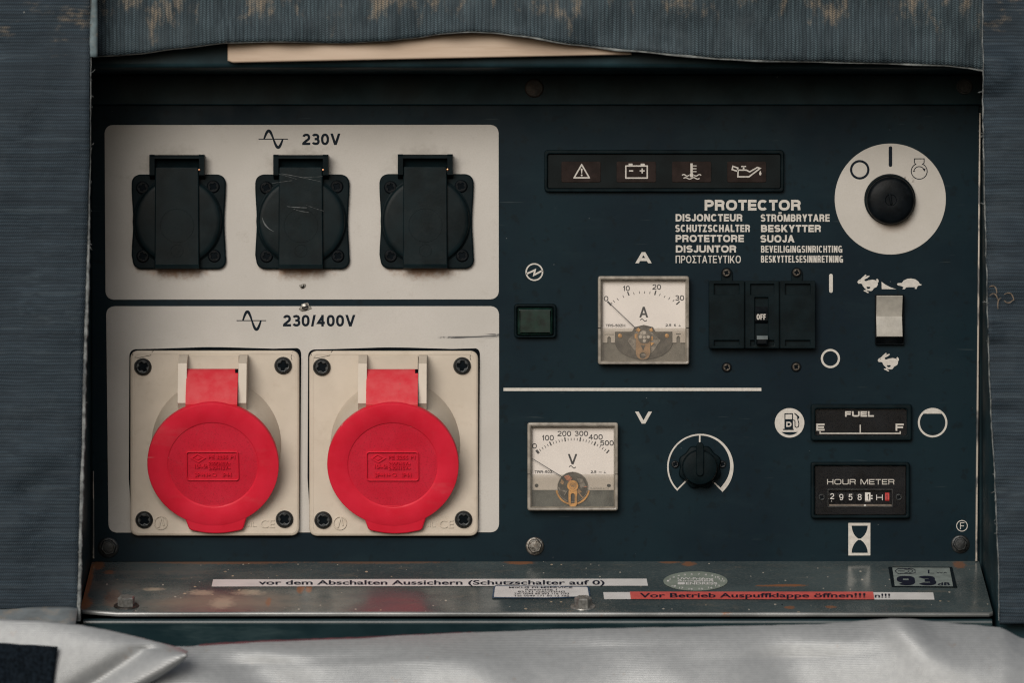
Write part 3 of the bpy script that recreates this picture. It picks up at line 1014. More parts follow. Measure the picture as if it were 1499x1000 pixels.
wave = lambda xa, xb, y, n: [(xa + (xb - xa) * i / 24, y - 4 * math.sin(2 * PI * n * i / 24)) for i in range(25)]
tri = [flat([rpoly(zi([(398, 138), (444, 218), (352, 218)]), 1.6), rpoly(zi([(398, 153), (432, 210.5), (364, 210.5)]), .6)], 5.6, .3, mat=1),
       stroke(zi([(398, 166), (398, 192)]), [2.6, 1.2], 5.95, mat=1), flat(circ(*zi([(398, 201)])[0], 1.3, 14), 5.8, mat=1)]
bat = [flat([rr_i(625, 149, 744, 219, .5), rr_i(632, 156, 737, 212, .3)], 5.6, .3, mat=1), flat(rr_i(643, 140, 664, 150, 0), 5.8, mat=1), flat(rr_i(706, 140, 727, 150, 0), 5.8, mat=1),
       poly_i([(645, 178), (667, 178)], 2.0), poly_i([(701, 178), (727, 178)], 1.9), poly_i([(714, 165), (714, 191)], 1.9, d=5.95)]
thm = [stroke(zi([(972, 139), (972, 200)]), 3.4, 5.9, mat=1), flat(circ(*zi([(972, 201)])[0], 2.9, 20), 5.85, mat=1)]
for yy in (152, 167, 182):
    thm.append(poly_i([(975, yy), (998, yy)], 1.4, d=5.95))
thm += [poly_i(wave(922, 958, 201, 1), 1.5), poly_i(wave(986, 1022, 201, -1), 1.5), poly_i(wave(930, 1014, 217, 2), 1.5)]
oil = [poly_i([(1188, 154), (1214, 163), (1211, 180), (1184, 171)], 2.0, True), poly_i([(1215, 174), (1214, 209), (1272, 209), (1330, 165), (1316, 160), (1276, 183), (1258, 174)], 2.0, True),
       poly_i([(1231, 155), (1257, 155)], 1.8), poly_i([(1244, 155), (1244, 172)], 2.2), flat(zi([(1331, 176), (1337, 190), (1336, 198), (1331, 202), (1326, 198), (1325, 190)]), 5.85, mat=1)]
for (xa, xb, g, lb) in ((292, 497, tri, 'lamp with a warning triangle'), (580, 786, bat, 'lamp with a battery sign'), (870, 1075, thm, 'lamp with a coolant thermometer'), (1158, 1362, oil, 'lamp with an oil can')):
    obj('warning_lamp', [flat(rr_i(xa, 129, xb, 238, 2.5), 4.2, 1.3, .4)] + g, ['amber', 'print'], ip, label=lb)

# --- green push button
pb = obj('push_button', [flat([rrect(752.4, 444.6, 814.4, 494.4, 5), rrect(756.8, 449.6, 810.2, 491.4, 2.5)], .2, 11, 2.0, bres=2),
                         flat(rrect(754, 447, 813, 492, 3), .3, 3, .4)], 'plastic', gen, label='green push button in black bezel')
obj('lens', flat(rrect(757.6, 450.6, 809.4, 490.8, 2.5), 2.5, 13, 4.2, bres=2), 'green', pb)


# --- meters
def glass_mat():
    m = bpy.data.materials.new('clear_pane')
    m.use_nodes = True
    n = m.node_tree.nodes
    l = m.node_tree.links
    n.remove(n['Principled BSDF'])
    a = n.new('ShaderNodeBsdfTransparent')
    b = n.new('ShaderNodeBsdfGlossy')
    b.inputs['Roughness'].default_value = .06
    fz = n.new('ShaderNodeFresnel')
    fz.inputs['IOR'].default_value = 1.2
    x = n.new('ShaderNodeMixShader')
    l.new(fz.outputs[0], x.inputs[0]); l.new(a.outputs[0], x.inputs[1]); l.new(b.outputs[0], x.inputs[2])
    l.new(x.outputs[0], n['Material Output'].inputs[0])
    return m


def frost_mat(col=(.30, .27, .23), f=.42):
    m = bpy.data.materials.new('smoked_plastic')
    m.use_nodes = True
    n = m.node_tree.nodes
    l = m.node_tree.links
    p = n['Principled BSDF']
    p.inputs['Base Color'].default_value = (*col, 1)
    p.inputs['Roughness'].default_value = .35
    a = n.new('ShaderNodeBsdfTransparent')
    a.inputs[0].default_value = (.93, .915, .89, 1)
    x = n.new('ShaderNodeMixShader')
    x.inputs[0].default_value = f
    l.new(a.outputs[0], x.inputs[1]); l.new(p.outputs[0], x.inputs[2])
    l.new(x.outputs[0], n['Material Output'].inputs[0])
    return m


MT['glass'] = glass_mat()
MT['frost'] = frost_mat((.29, .275, .25), .13)
MT['frost2'] = frost_mat((.22, .23, .22), .10)


def zA(pts):
    return zz(pts, 860, 395, 6.669)


def zV(pts):
    return zz(pts, 760, 610, 6.669)


def meter_case(name, o, i, split, label, frost):
    """o, i: outer and inner rectangle"""
    c = obj(name, [flat([rrect(*o, 3.5), rrect(i[0], i[1], i[2], i[3], 1)], .2, 21, 2.2, bres=2),
                   flat(rrect(o[0] + 2, o[1] + 2, o[2] - 2, o[3] - 2, 2), .2, 3, .4, mat=1),
                   # inner moulding, doubled line inside the rim
                   flat([rrect(i[0] - .2, i[1] - .2, i[2] + .2, i[3] + .2, 1), rrect(i[0] + 1.6, i[1] + 1.8, i[2] - 1.6, i[3] - 1.6, .6)], 9, 5.5, .8, mat=2),
                   stroke([(o[0] - .4, split), (o[0] + 4.4, split)], 1.0, 21.3, mat=1), stroke([(o[2] - 4.4, split), (o[2] + .4, split)], 1.0, 21.3, mat=1)],
            ['casecl', 'gap', 'casecl'], gen, label=label)
    obj('cover_glass', box(i[0] - .1, i[1] - .1, i[2] + .1, split - .2, 17, 18.2), 'glass', c)
    obj('smoked_cover', flat(rrect(i[0] - .1, split + .2, i[2] + .1, i[3] + .1, 0), 16.8, 2.2, .3), frost, c)
    return c


am = meter_case('ammeter', (875.3, 404, 1008.9, 533.7), (880.3, 409.6, 1004.8, 529.2), 480.2, 'square ammeter with its needle at zero', 'frost')
tw = lambda x0, y0, x1, y1: (zA([(x0, y0)])[0] + zA([(x1, y1)])[0])


def tA(s, x0, y0, x1, y1, bold, f=zA, d=8.3):
    a, b = f([(x0, y0), (x1, y1)])
    wd = {'A': 2.7, 'V': 2.7}.get(s, .8 if any(c in s for c in 'RK') or '.' in s else 1.3)
    if len(s) > 5 and (b[1] - a[1]) < 2.5:
        return text(s, a[0], b[0], a[1], b[1], d, bold, mat=1)
    return letters(s, a[0], b[0], a[1], b[1], d, wd, mat=1)


dg = [flat(zA([(137, 108), (965, 108), (965, 712), (905, 712), (905, 660), (887, 642), (869, 660), (869, 712), (830, 712), (830, 605), (665, 605), (640, 560), (550, 538), (460, 560), (435, 605), (268, 605), (268, 712), (230, 712), (230, 665), (212, 648), (194, 665), (194, 712), (137, 712)]), 7, 1)]
for (a, b, w) in (((195, 309), (233, 346), 2.6), ((391, 213), (406, 251), 1.9), ((668, 203), (656, 246), 1.9), ((900, 308), (867, 339), 1.9)):
    dg.append(stroke(zA([a, b]), w, 8.3, mat=1))
for (a, b) in (((229, 318), (243, 332)), ((249, 297), (267, 319)), ((287, 277), (303, 298)), ((344, 249), (356, 272)), ((449, 219), (457, 243)), ((505, 208), (508, 233)), ((557, 208), (557, 233)), ((612, 210), (607, 235)), ((711, 232), (702, 254)), ((758, 252), (747, 272)), ((805, 267), (791, 291)), ((846, 292), (831, 311))):
    dg.append(stroke(zA([a, b]), .85, 8.3, mat=1))
dg += [tA('0', 160, 255, 203, 306, .002), tA('10', 344, 155, 413, 206, .002), tA('20', 633, 141, 718, 193, .002), tA('30', 856, 248, 943, 300, .002),
       tA('A', 506, 360, 592, 465, .035), tA('TRS-50ZH', 178, 531, 368, 557, .002), tA('2.5', 762, 529, 818, 554, .002), tA('K', 846, 529, 866, 552, 0), stroke(zA([(888, 550), (912, 550)]), .6, 8.3, mat=1), stroke(zA([(900, 550), (900, 532)]), .6, 8.3, mat=1)]
til = lambda x0, x1, y, a: [(x0 + (x1 - x0) * i / 20, y - a * math.sin(2 * PI * i / 20)) for i in range(21)]
dg.append(stroke(zA(til(515, 580, 491, 11)), 1.2, 8.3, mat=1))
dg += [tA('RAMONS', 168, 627, 255, 638, -.005), tA('OTHA', 865, 622, 910, 632, -.005)]
obj('dial', dg, ['dial', 'ink'], am)
obj('back_plate', flat(rrect(880, 470, 1005, 530, 0), 3.4, 1.2), 'greyplate', am)
semi = zA([(268, 605), (435, 605)] + [(550 - 115 * math.cos(a), 610 - 72 * math.sin(a)) for a in [i * PI / 16 for i in range(1, 16)]] + [(665, 605), (830, 605), (830, 690)] + [(550 + 285 * math.cos(a), 690 + 185 * math.sin(a)) for a in [i * PI / 20 for i in range(1, 20)]] + [(268, 690)])
mg = [flat(semi, 4.8, 2.2, .5, mat=0)]
mg += [flat(zA([(390, 690), (480, 600), (620, 600), (715, 690), (640, 800), (560, 850), (470, 810)]), 7.2, .8, .2, mat=2)]
mg += [lathe(*zA([(318, 645)])[0], [(3.2, 7), (3, 8.6), (1.5, 9)], 16, 1), lathe(*zA([(775, 645)])[0], [(3.2, 7), (3, 8.6), (1.5, 9)], 16, 1)]
mg += [flat(zA([(468, 590), (495, 565), (520, 585), (500, 610)]), 8.2, 1.4, .3, mat=1), flat(zA([(600, 585), (628, 567), (640, 600), (612, 605)]), 8.2, 1.4, .3, mat=1),
       flat(zA(rrect(460, 625, 490, 672, 8)), 8.2, 1.4, .3, mat=1), flat(zA(rrect(615, 650, 640, 690, 8)), 8.2, 1.4, .3, mat=1), flat(zA([(610, 705), (655, 715), (620, 745)]), 8.2, 1.4, .3, mat=1)]
tong = zA(rrect(471, 600, 614, 880, 70))
mg += [flat([tong, circ(*zA([(540, 838)])[0], 4.4, 24)], 9.8, 1.5, .4, mat=3)]
mg += [lathe(*zA([(555, 655)])[0], [(9.8, 11.2), (9.8, 12.2), (9, 12.8)], 32, 2)]
for a in (0, 90, 180, 270):
    cx, cy = zA([(555 + 38 * math.cos(math.radians(a)), 655 + 38 * math.sin(math.radians(a)))])[0]
    mg.append(flat(circ(cx, cy, 2.4, 14), 12.9, .3, mat=4))
mg.append(lathe(*zA([(555, 660)])[0], [(2.4, 12.8), (2.2, 14), (1, 14.4)], 14, 4))
mg.append(flat(zA([(520, 735), (565, 735), (542, 790)]), 11.5, .4, mat=0))
MT['mech'] = plain('dark_mechanism', (.075, .067, .058), .5, .2, var=.5, size=10)
MT['tan'] = plain('tan_lever', (.34, .21, .11), .45, .3, var=.3, size=9)
obj('mechanism', mg, ['mech', 'brass', 'reflector', 'tan', 'dial'], am)
ndl = lambda a, b, d: stroke([a, b], [1.15, .8], d)
obj('needle', [ndl(zA([(478, 578)])[0], zA([(205, 316)])[0], 14)], 'ink', am)

vm = meter_case('voltmeter', (772, 618.7, 904.8, 748), (777.2, 624.4, 900, 743.4), 694.5, 'square voltmeter with its needle below zero', 'frost2')
dg = [flat([zV([(116, 108), (932, 108), (932, 718), (670, 718), (372, 718), (116, 718)]), circ(*zV([(523, 690)])[0], 22.3, 48)][:1], 7, 1)]
CX, CY = 523, 751
for i in range(26):
    a = math.radians(-40.2 + 80.2 * i / 25)
    big = i % 5 == 0
    r0, r1 = (553, 512) if big else (542, 517)
    dg.append(stroke(zV([(CX + r0 * math.sin(a), CY - r0 * math.cos(a)), (CX + r1 * math.sin(a), CY - r1 * math.cos(a))]), 3.6 if i == 0 else 1.9 if big else .9, 8.3, mat=1))
for (s, a, b, c_, d_) in (('0', 127, 262, 172, 313), ('100', 220, 181, 338, 235), ('200', 373, 141, 507, 193), ('300', 540, 141, 672, 191), ('400', 678, 174, 815, 226), ('500', 790, 233, 922, 284)):
    dg.append(tA(s, a, b, c_, d_, .006, zV))
dg += [tA('V', 475, 366, 567, 468, .035, zV), stroke(zV(til(487, 553, 493, 11)), 1.2, 8.3, mat=1), tA('TRR-50Z', 150, 528, 325, 555, .002, zV), tA('2.5', 698, 529, 753, 554, .002, zV),
       stroke(zV([(777, 544), (806, 544)]), .9, 8.3, mat=1), stroke(zV([(824, 552), (848, 552)]), .6, 8.3, mat=1), stroke(zV([(836, 552), (836, 532)]), .6, 8.3, mat=1),
       flat(circ(*zV([(170, 675)])[0], 2.7, 20), 8.3, mat=1), flat(rrect(*zV([(856, 660)])[0], *zV([(895, 690)])[0], 2.2), 8.3, mat=1), tA('M ANDERS-LITH', 690, 697, 872, 708, -.005, zV)]
obj('dial', dg, ['dial', 'ink'], vm)
MT['darkplate'] = plain('dark_meter_floor', (.10, .105, .10), .4, .3, var=.35, size=20)
obj('back_plate', flat(rrect(777, 717, 900, 744, 0), 3.4, 3.4), 'darkplate', vm)
cx, cy = zV([(523, 690)])[0]
mg = [flat(circ(cx, cy, 22.4, 48), 8.2, .5, mat=0), flat([circ(cx, cy, 22.6, 48), circ(cx, cy, 21.3, 48)], 8.4, 1.6, .4, mat=2),
      flat([circ(cx, cy + 1, 25.4, 30, 190, 350) + circ(cx, cy + 1, 22.6, 30, 350, 190)], 8.4, 1.2, .3, mat=1)]
mg += [flat(zV([(440, 585), (480, 570), (520, 600), (500, 640), (455, 620)]), 9, 1.2, .3, mat=5), flat(zV([(560, 600), (620, 610), (660, 690), (600, 700)]), 9, 1, .3, mat=2),
       stroke(zV([(585, 750), (628, 803)]), 1.6, 10.4, mat=3), stroke(zV([(385, 690), (400, 720), (460, 735)]), 1.8, 10.2, mat=2), stroke(zV([(470, 720), (440, 770)]), 1.2, 10.4, mat=2),
       flat(zV([(415, 610), (440, 640), (430, 670), (400, 650)]), 9, 1, .2, mat=3), flat(zV([(570, 690), (615, 740), (560, 760)]), 9, .8, .2, mat=3), stroke(zV([(630, 690), (662, 685)]), 1.1, 10.3, mat=5)]
hd = circ(*zV([(523, 678)])[0], 8.3, 32)
stem = rrect(*zV([(481, 700)])[0], *zV([(567, 884)])[0], 5.5)
slot = rrect(*zV([(505, 752)])[0], *zV([(541, 858)])[0], 2.6)
mg += [flat([stem, slot], 11, 1.4, .4, mat=1), flat(hd, 11.2, 1.7, .5, mat=1), flat([circ(*zV([(523, 680)])[0], 5, 24), circ(*zV([(523, 680)])[0], 4.2, 24)], 12.9, .5, .1, mat=3), tA('N', 508, 668, 540, 693, .0, zV, 13.0)]
for g in mg[-1:]:
    g.mi = [3] * len(g.f)
MT['pinkwire'] = plain('copper_coil', (.42, .17, .10), .4, .3, var=.4, size=4)
obj('mechanism', mg, ['mech', 'brass', 'reflector', 'tan', 'dial', 'pinkwire'], vm)
obj('needle', ndl(zV([(446, 607)])[0], zV([(115, 402)])[0], 14), 'ink', vm)

MT['oldscrew'] = plain('tarnished_screw', (.075, .066, .055), .42, .5, var=.5, size=4, bump=.3, bsize=3, spec=.3, dust=((.035, .026, .02), 5, .7))
# --- circuit breaker
bk = []
for (a, b) in ((1037.8, 1089.6), (1091, 1140.6), (1142, 1193.6)):
    hol = []
    cxm = (a + b) / 2
    h1 = (a + 7.5, 415.8, b - 7.5, 431.6)
    h2 = (a + 7.5, 498.2, b - 7.5, 506.4)
    if a == 1091:
        hol = [rrect(*h1, .5), rrect(1104.6, 435.2, 1124.6, 497, 1), [(h2[0], h2[1]), (1104.6, h2[1]), (1104.6, h2[3]), (h2[0], h2[3])], [(1124.6, h2[1]), (h2[2], h2[1]), (h2[2], h2[3]), (1124.6, h2[3])]]
    else:
        hol = [rrect(*h1, .5), rrect(*h2, .5)]
    bk.append(flat([rrect(a, 410.8, b, 510.2, 1.2)] + hol, 6, 14, .9))
bk.append(box(1038.4, 411.4, 1193, 509.6, .2, 14, .6))
MT['greybar'] = plain('worn_grey_edge', (.10, .12, .125), .4, var=.3)
cb = obj('circuit_breaker', bk, 'plastic', gen, label='black three part circuit breaker switched off')
for (a, b) in ((1056, 1072), (1158.6, 1174.6)):
    pts = [(a, 412)] + circ((a + b) / 2, 400, 8.2, 16, 180, 0) + [(b, 412)]
    obj('mounting_tab', flat(pts, .2, 4, .8), 'plastic', cb)
obj('toggle', [xprism(1105.4, 1123.8, [(436, 10), (455, 16), (458.5, 19), (469.5, 19), (474, 14), (490, 12), (497, 10), (497, 6), (436, 6)], ref=20),
               flat(rrect(1107.6, 491.6, 1124, 505, 1.5), 14, 20, 2.2, bres=2), xprism(1107.8, 1123.8, [(491.5, 34), (493, 35.6), (497, 35), (497, 33), (491.5, 33)], mat=1, ref=34),
               letters('OFF', 1107.6, 1121, 459.8, 468, 19.3, 1.5, mat=2, ref=20)], ['rubber', 'greybar', 'print'], cb)
for (a, b, an) in ((1063.5, 399.4, 30), (1166.3, 399, 10), (1064, 538, 20), (1165.6, 537.4, 40)):
    d0 = 4.2 if b < 500 else .2
    obj('screw', [flat(circ(a, b, 7.6, 24), d0, .8, .2, mat=1)] + screw(a, b, 6, d0 + .6, 3.4, an), ['oldscrew', 'gap'], cb)

# --- rocker switch
rs = obj('rocker_switch', [flat([rrect(1281, 431, 1323.6, 505, 2), rrect(1283.2, 433, 1321.4, 503, 1)], .2, 8, 1.2), flat(rrect(1282, 432, 1323, 504, 1), .3, 1.5)], 'rubber', gen, label='rocker switch with two ivory keys')
obj('rocker', [xprism(1283, 1320.6, [(432.8, 24), (434, 25), (462.8, 11), (463.4, 11), (492.4, 24), (493, 22), (500, 4), (433, 4)], ref=16)], 'ivory', rs)
MT['ivory2'] = None
obj('rocker_side', [xprism(1283, 1321, [(493.2, 21), (503, 9), (503, 2), (493.2, 2)], ref=16)], 'rubber', rs)

# --- key switch with its disc
ks = obj('key_switch', [flat(circ(1303.3, 291.2, 81.4, 120), .1, 1.1, .35),
                        stroke([(1303.5, 216.3), (1303.5, 241.5)], 5.2, 1.5, mat=1, cap=True),
                        flat([circ(1258.5, 248.2, 14.3), circ(1258.5, 248.2, 10.9)], 1.5, mat=1),
                        stroke([(1341, 240.6), (1338.6, 238), (1338.6, 232.2), (1352.8, 232.2), (1352.8, 238), (1350.2, 240.4)] + circ(1345.6, 250.4, 11.6, 40, 62, -242), 1.25, 1.5, mat=1),
                        stroke(circ(1345.6, 251.6, 8, 20, 170, 25), 1.2, 1.5, mat=1), flat([(1350.6, 247.2), (1355, 246.2), (1353.6, 250.8)], 1.5, mat=1),
                        stroke([(1336.4, 250.6), (1339.6, 250.6)], 1.0, 1.55, mat=1)], ['disc', 'printdark'], gen, label='light disc with black rubber covered key switch')
obj('collar', [lathe(1303, 291.6, [(37.4, 1), (37.4, 9), (36.6, 10.4), (34.6, 10.6), (33.6, 8)], 64)], 'plastic', ks)
obj('rubber_cap', [lathe(1304.2, 292.8, [(34.6, 8), (35.2, 15), (34.6, 19), (32.6, 21.6), (29, 23), (12, 24.4), (8.6, 24.2), (7.6, 22.8), (3, 22.6)], 64),
                   flat(rpoly([(1300.5, 283), (1304.2, 283), (1306.6, 299), (1303.4, 300)], 1.2), 22, 4.2, 1.2)], 'rubber', ks)

# --- voltage knob
vk_ring = []
n = 60
pts, ws, pin = [], [], []
for i in range(n + 1):
    a = math.radians(226 - 272 * i / n)
    pts.append(a)
rout = 48.6
inner = []
for i, a in enumerate(pts):
    u = i / n
    wdt = 2.3 if u < .5 else 2.3 + 4.6 * max(0, (u - .5) / .5) ** 1.3 * (1 if u < .97 else .9)
    inner.append(rout - wdt)
poly = [(1025.2 + rout * math.cos(a), 684 - rout * math.sin(a)) for a in pts] + [(1025.2 + r * math.cos(a), 684 - r * math.sin(a)) for a, r in list(zip(pts, inner))[::-1]]
obj('symbol', [flat(poly, E1), stroke([(1024.3, 637), (1024.3, 650)], 2.2, E1 + .05), stroke([(991.2, 717.4), (1003.6, 705)], 2.1, E1 + .05), stroke([(1045.6, 707), (1058.4, 719.8)], 2.1, E1 + .05)], 'print', panel, label='white arc scale round the voltage knob')
lob = lambda a: 1 + .055 * math.cos(8 * (a - PI / 8)) if True else 1
kn = obj('voltage_knob', [lathe(1024.6, 684, [(30.5, .3), (31, 8), (29.5, 13), (28.4, 13.5)], 64, lobes=lob),
                          lathe(1024.6, 685, [(26, 13), (25.5, 30), (24.2, 32.6), (21, 33.6), (8, 33.8)], 64)], 'plastic', gen, label='black lobed voltage knob')
obj('pointer', [flat(rpoly([(1019.2, 652), (1023, 647.5), (1027, 647.5), (1030.6, 652), (1030.2, 694), (1027.5, 697.5), (1021.5, 697.5), (1019, 694)], 2), 32, 5, 1.4, bres=2)], 'plastic', kn)
for a in (988.4, 1057.6):
    obj('screw', screw(a, 680, 5.6, .3, 4, 30), ['blacksteel', 'gap'], kn)

# --- fuel gauge and hour meter
fg = obj('fuel_gauge', [flat([rrect(1187, 591.7, 1335, 645.5, 4), rrect(1193.8, 599, 1327.6, 638, 3)], .2, 10, 2.2, bres=2), flat(rrect(1189, 594, 1333, 643, 2), .3, 2.2)], 'plastic', gen, label='dark fuel gauge strip marked E to F')
fx = lambda x, y: zz([(x, y)], 1130, 585, 4.2556)[0]
p = [fx(300, 198), fx(300, 211.5), fx(799, 211.5), fx(799, 198)]
obj('dial', [flat(rrect(1192.5, 597.5, 1329, 639.5, 2), 2.5, 1, .3), letters('FUEL', 1237, 1279.3, 602.2, 610.3, 3.8, 2.3, 4, mat=1, gap=.16), letters('E', 1194.8, 1207, 620.4, 630.8, 3.8, 2.6, mat=1), letters('F', 1311, 1323, 620.4, 631, 3.8, 2.6, mat=1),
             stroke(p, 1.7, 3.8, mat=1), stroke([fx(550, 157), fx(550, 211)], 1.6, 3.85, mat=1)], ['gauge', 'print'], fg)
obj('cover_glass', box(1193, 598, 1328.5, 639, 6.4, 7.2), 'glass', fg)

hm = obj('hour_meter', [flat([rrect(1187, 676.7, 1332, 759.4, 4), rrect(1192.6, 682, 1326.6, 754.5, 2)], .2, 12, 2.2, bres=2), flat(rrect(1189, 679, 1330, 757, 2), .3, 2.2)], 'plastic', gen, label='dark hour meter with a row of number wheels')
obj('face', [flat([rrect(1193.4, 683, 1325.8, 753.8, 2), rrect(1212.3, 717, 1306.2, 742, 1)], 3, 5, .8, bres=2), letters('HOUR METER', 1210.8, 1309.6, 701.8, 709.6, 8.2, 1.15, 4, mat=1, gap=.2),
             flat([rrect(1211.4, 716, 1307.2, 743, 1.4), rrect(1213, 717.8, 1305.6, 741.2, 1)], 8, 1.2, .4, mat=2)], ['gauge', 'print', 'blacksteel'], hm)
cg = [flat(rrect(1212, 716.8, 1306.4, 742.2, 0), 2.6, .6, mat=0)]
for i, ch in enumerate(('2', '9', '5', '8')):
    cx, _ = fx((375, 432, 489, 546)[i], 0)
    ya, yb = ((722.6, 731) if ch == '2' else (723.6, 732.6))
    cg.append(xprism(cx - 5.6, cx + 5.6, [(719, 3), (721, 4.6), (728, 5.6), (735, 4.6), (737, 3)], mat=0, ref=5))
    cg.append(letters(ch, cx - 2.9, cx + 2.9, ya, yb, 5.8, 1.15, mat=1, ref=5))
cg += [xprism(fx(580, 0)[0], fx(614, 0)[0], [(721, 3), (723, 5), (733, 5), (735, 3)], mat=1, ref=5), letters('1', *[fx(x, 0)[0] for x in (593, 606)], 723.6, 732, 5.4, 1.2, mat=0, ref=5),
       flat(rrect(*fx(616, 597), *fx(627, 605), 0), 5.2, mat=1), flat(rrect(*fx(616, 614), *fx(627, 622), 0), 5.2, mat=1), letters('H', fx(650, 0)[0], fx(690, 0)[0], 724.6, 732.6, 5.4, 1.0, mat=1, ref=5),
       xprism(fx(705, 0)[0], fx(731, 0)[0], [(721.5, 3), (723, 5), (732, 5), (734, 3)], mat=2, ref=5), letters('1', fx(712, 0)[0], fx(720, 0)[0], 724, 732, 5.3, .9, mat=0, ref=5),
       xprism(1213.5, 1305, [(738.5, 3), (739, 5.2), (741, 5.4), (742, 3)], mat=3, ref=5), lathe(1266.3, 740.5, [(1.7, 5), (1.6, 6.4), (.8, 6.8)], 12, 1),
       text('.', 1212.6, 1213.6, 722, 731, 5.6, .01, mat=1, ref=5), stroke([(1216.6, 734), (1217.6, 734)], 1, 5.7, mat=1, ref=5)]
MT['tanbar'] = plain('tan_shutter', (.10, .075, .055), .5, var=.3, size=8)
obj('counter', cg, ['gauge', 'white', 'redwheel', 'tanbar'], hm)
for a in (1203, 1315.8):
    obj('screw', screw(a, 728.3, 5.4, 8, 2.4, 35), ['blacksteel', 'gap'], hm)
obj('cover_glass', box(1193, 682.4, 1326.2, 754.2, 9.6, 10.4), 'glass', hm)

# --- sloping sill below the panel
P0, P1, P2 = W(134.5, 823, 0), W(1433, 822, 0), W(785, 896.3, 245)
LN = (P1 - P0).cross(P2 - P0).normalized()
if LN.z < 0:
    LN = -LN
CAMP = Vector((0, -D, Z0))


def L(px, py, h=0.):
    """point of the sill seen at (px,py) in the photo, h units above its surface (measured, then fixed in the world)"""
    dirv = W(px, py, 0) - CAMP
    k = (P0 - CAMP).dot(LN) / dirv.dot(LN)
    return CAMP + dirv * k + LN * (h * U)


t = NT('weathered_sill_paint')
o3 = t.xyz()
c = t.mix((.040, .058, .063), (.074, .098, .102), t.ramp(t.noise(150, 5), .35, .65))
c = t.mix(c, (.15, .155, .145), t.math('MULTIPLY', t.ramp(t.noise(2.6, 3, (.6, 1, 1), 3), .45, .7), .35))
lft = t.ramp(o3[0], L(760, 860).x / U, L(200, 860).x / U)          # dusty beige side
c = t.mix(c, (.22, .19, .155), t.math('MULTIPLY', t.math('MULTIPLY', lft, .42), t.ramp(t.noise(60, 7, (.35, 1, 1), 5, .7), .42, .76)))
fm = t.spot(L(330, 882), (170, 70), 'xy', .9, 30, .5, 3)
c = t.mix(c, (.30, .25, .19), t.math('MULTIPLY', fm, .6))
for (a, b, rx, ry, st) in ((440, 862, 7, 14, 1), (452, 862, 6, 12, 1), (393, 882, 5, 12, .7), (1152, 857.5, 36, 3.5, 1), (1120, 858, 18, 2.5, .8), (1008, 826, 13, 7, .8), (980, 823.5, 20, 4, .7), (760, 823.5, 26, 7, .9), (1404, 827, 12, 12, .7), (1156, 890, 10, 5, .8), (1216, 889, 10, 4, .8),
                           (128, 856, 7, 70, 1), (122, 884, 16, 18, .9), (144, 828, 12, 14, .9), (165, 876, 16, 26, .35), (330, 823.5, 140, 6, .6), (560, 823.5, 120, 5, .5), (160, 838, 10, 6, .7)):
    c = t.mix(c, (.30, .115, .04), t.math('MULTIPLY', t.spot(L(a, b), (rx, ry * 2.1), 'xy', .5, 5, .55, a), st * .8))
c = t.mix(c, (.10, .07, .06), t.math('MULTIPLY', t.spot(L(163, 876), (13, 20), 'xy', .5, 6, .4, 2), .7))
for (a, b, rx, ry) in ((325, 883, 24, 13), (293, 868, 26, 6), (225, 863, 20, 4), (365, 868, 30, 6)):
    c = t.mix(c, (.44, .37, .28), t.math('MULTIPLY', t.spot(L(a, b), (rx, ry * 3), 'xy', .7, 7, .6, a), .75))
c = t.mix(c, (.45, .42, .36), t.specks(10, 1.7, .34, 5, (1, .5, .5)))
c = t.mix(c, (.20, .17, .13), t.math('MULTIPLY', t.ramp(t.noise(22, 8, (.5, 1, 1), 45, .8), .52, .75), .5))
c = t.mix(c, (.50, .40, .28), t.math('MULTIPLY', t.specks(9, 1.7, .30, 15, (.7, .5, .5)), t.ramp(t.noise(70, 3, off=61), .48, .6)))
c = t.mix(c, (.012, .015, .017), t.specks(22, 2.0, .16, 35, (1, .5, .5)))
rg = t.math('ADD', t.ramp(t.noise(40, 5, (.5, 1, 1), 81), .3, .7, .13, .28), t.math('MULTIPLY', fm, .25))
MT['sill'] = t.done(c, rg, 0, .5, t.bump(t.noise(16, 4, off=1), .12, normal=None))
t = NT('lit_sill_edge')  # light on the rolled lip put into a paler grey, with rust spots
c = t.mix((.28, .29, .29), (.14, .15, .15), t.ramp(t.noise(30, 5, (.2, 1, 1)), .35, .65))
c = t.mix(c, (.26, .12, .06), t.math('MULTIPLY', t.ramp(t.noise(36, 5, off=4, rough=.7), .62, .72), .8))
MT['silledge'] = t.done(c, .35, .3)

front = [(118, 891), (121, 893), (172, 896.6), (500, 896.2), (985, 896.8), (1448, 897), (1453, 895.5)]
top = [(134.5, 823), (1433, 822)]
poly = [L(*p) for p in top] + [L(*p) for p in front[::-1]]
led = G()
led.add(poly, [tuple(range(len(poly)))], False)
dn = Vector((0, 0, -1)) * U
fr_dir = Vector((0, -1, 0)) * U
F = [L(*p) for p in front]
prof = [(0, 0), (.8, .4), (1.6, 1.4), (2.0, 2.8), (1.8, 4.6), (.4, 6.2), (-6, 6.4)]
vs = [f + fr_dir * a + dn * b for (a, b) in prof for f in F]
n = len(F)
edge = G()
edge.add(vs, [(k * n + i, k * n + i + 1, (k + 1) * n + i + 1, (k + 1) * n + i) for k in range(len(prof) - 1) for i in range(n - 1)], True, mat=1)
obj('sill', [led, edge], ['sill', 'silledge'], gen, label='sloping worn steel sill with stickers')
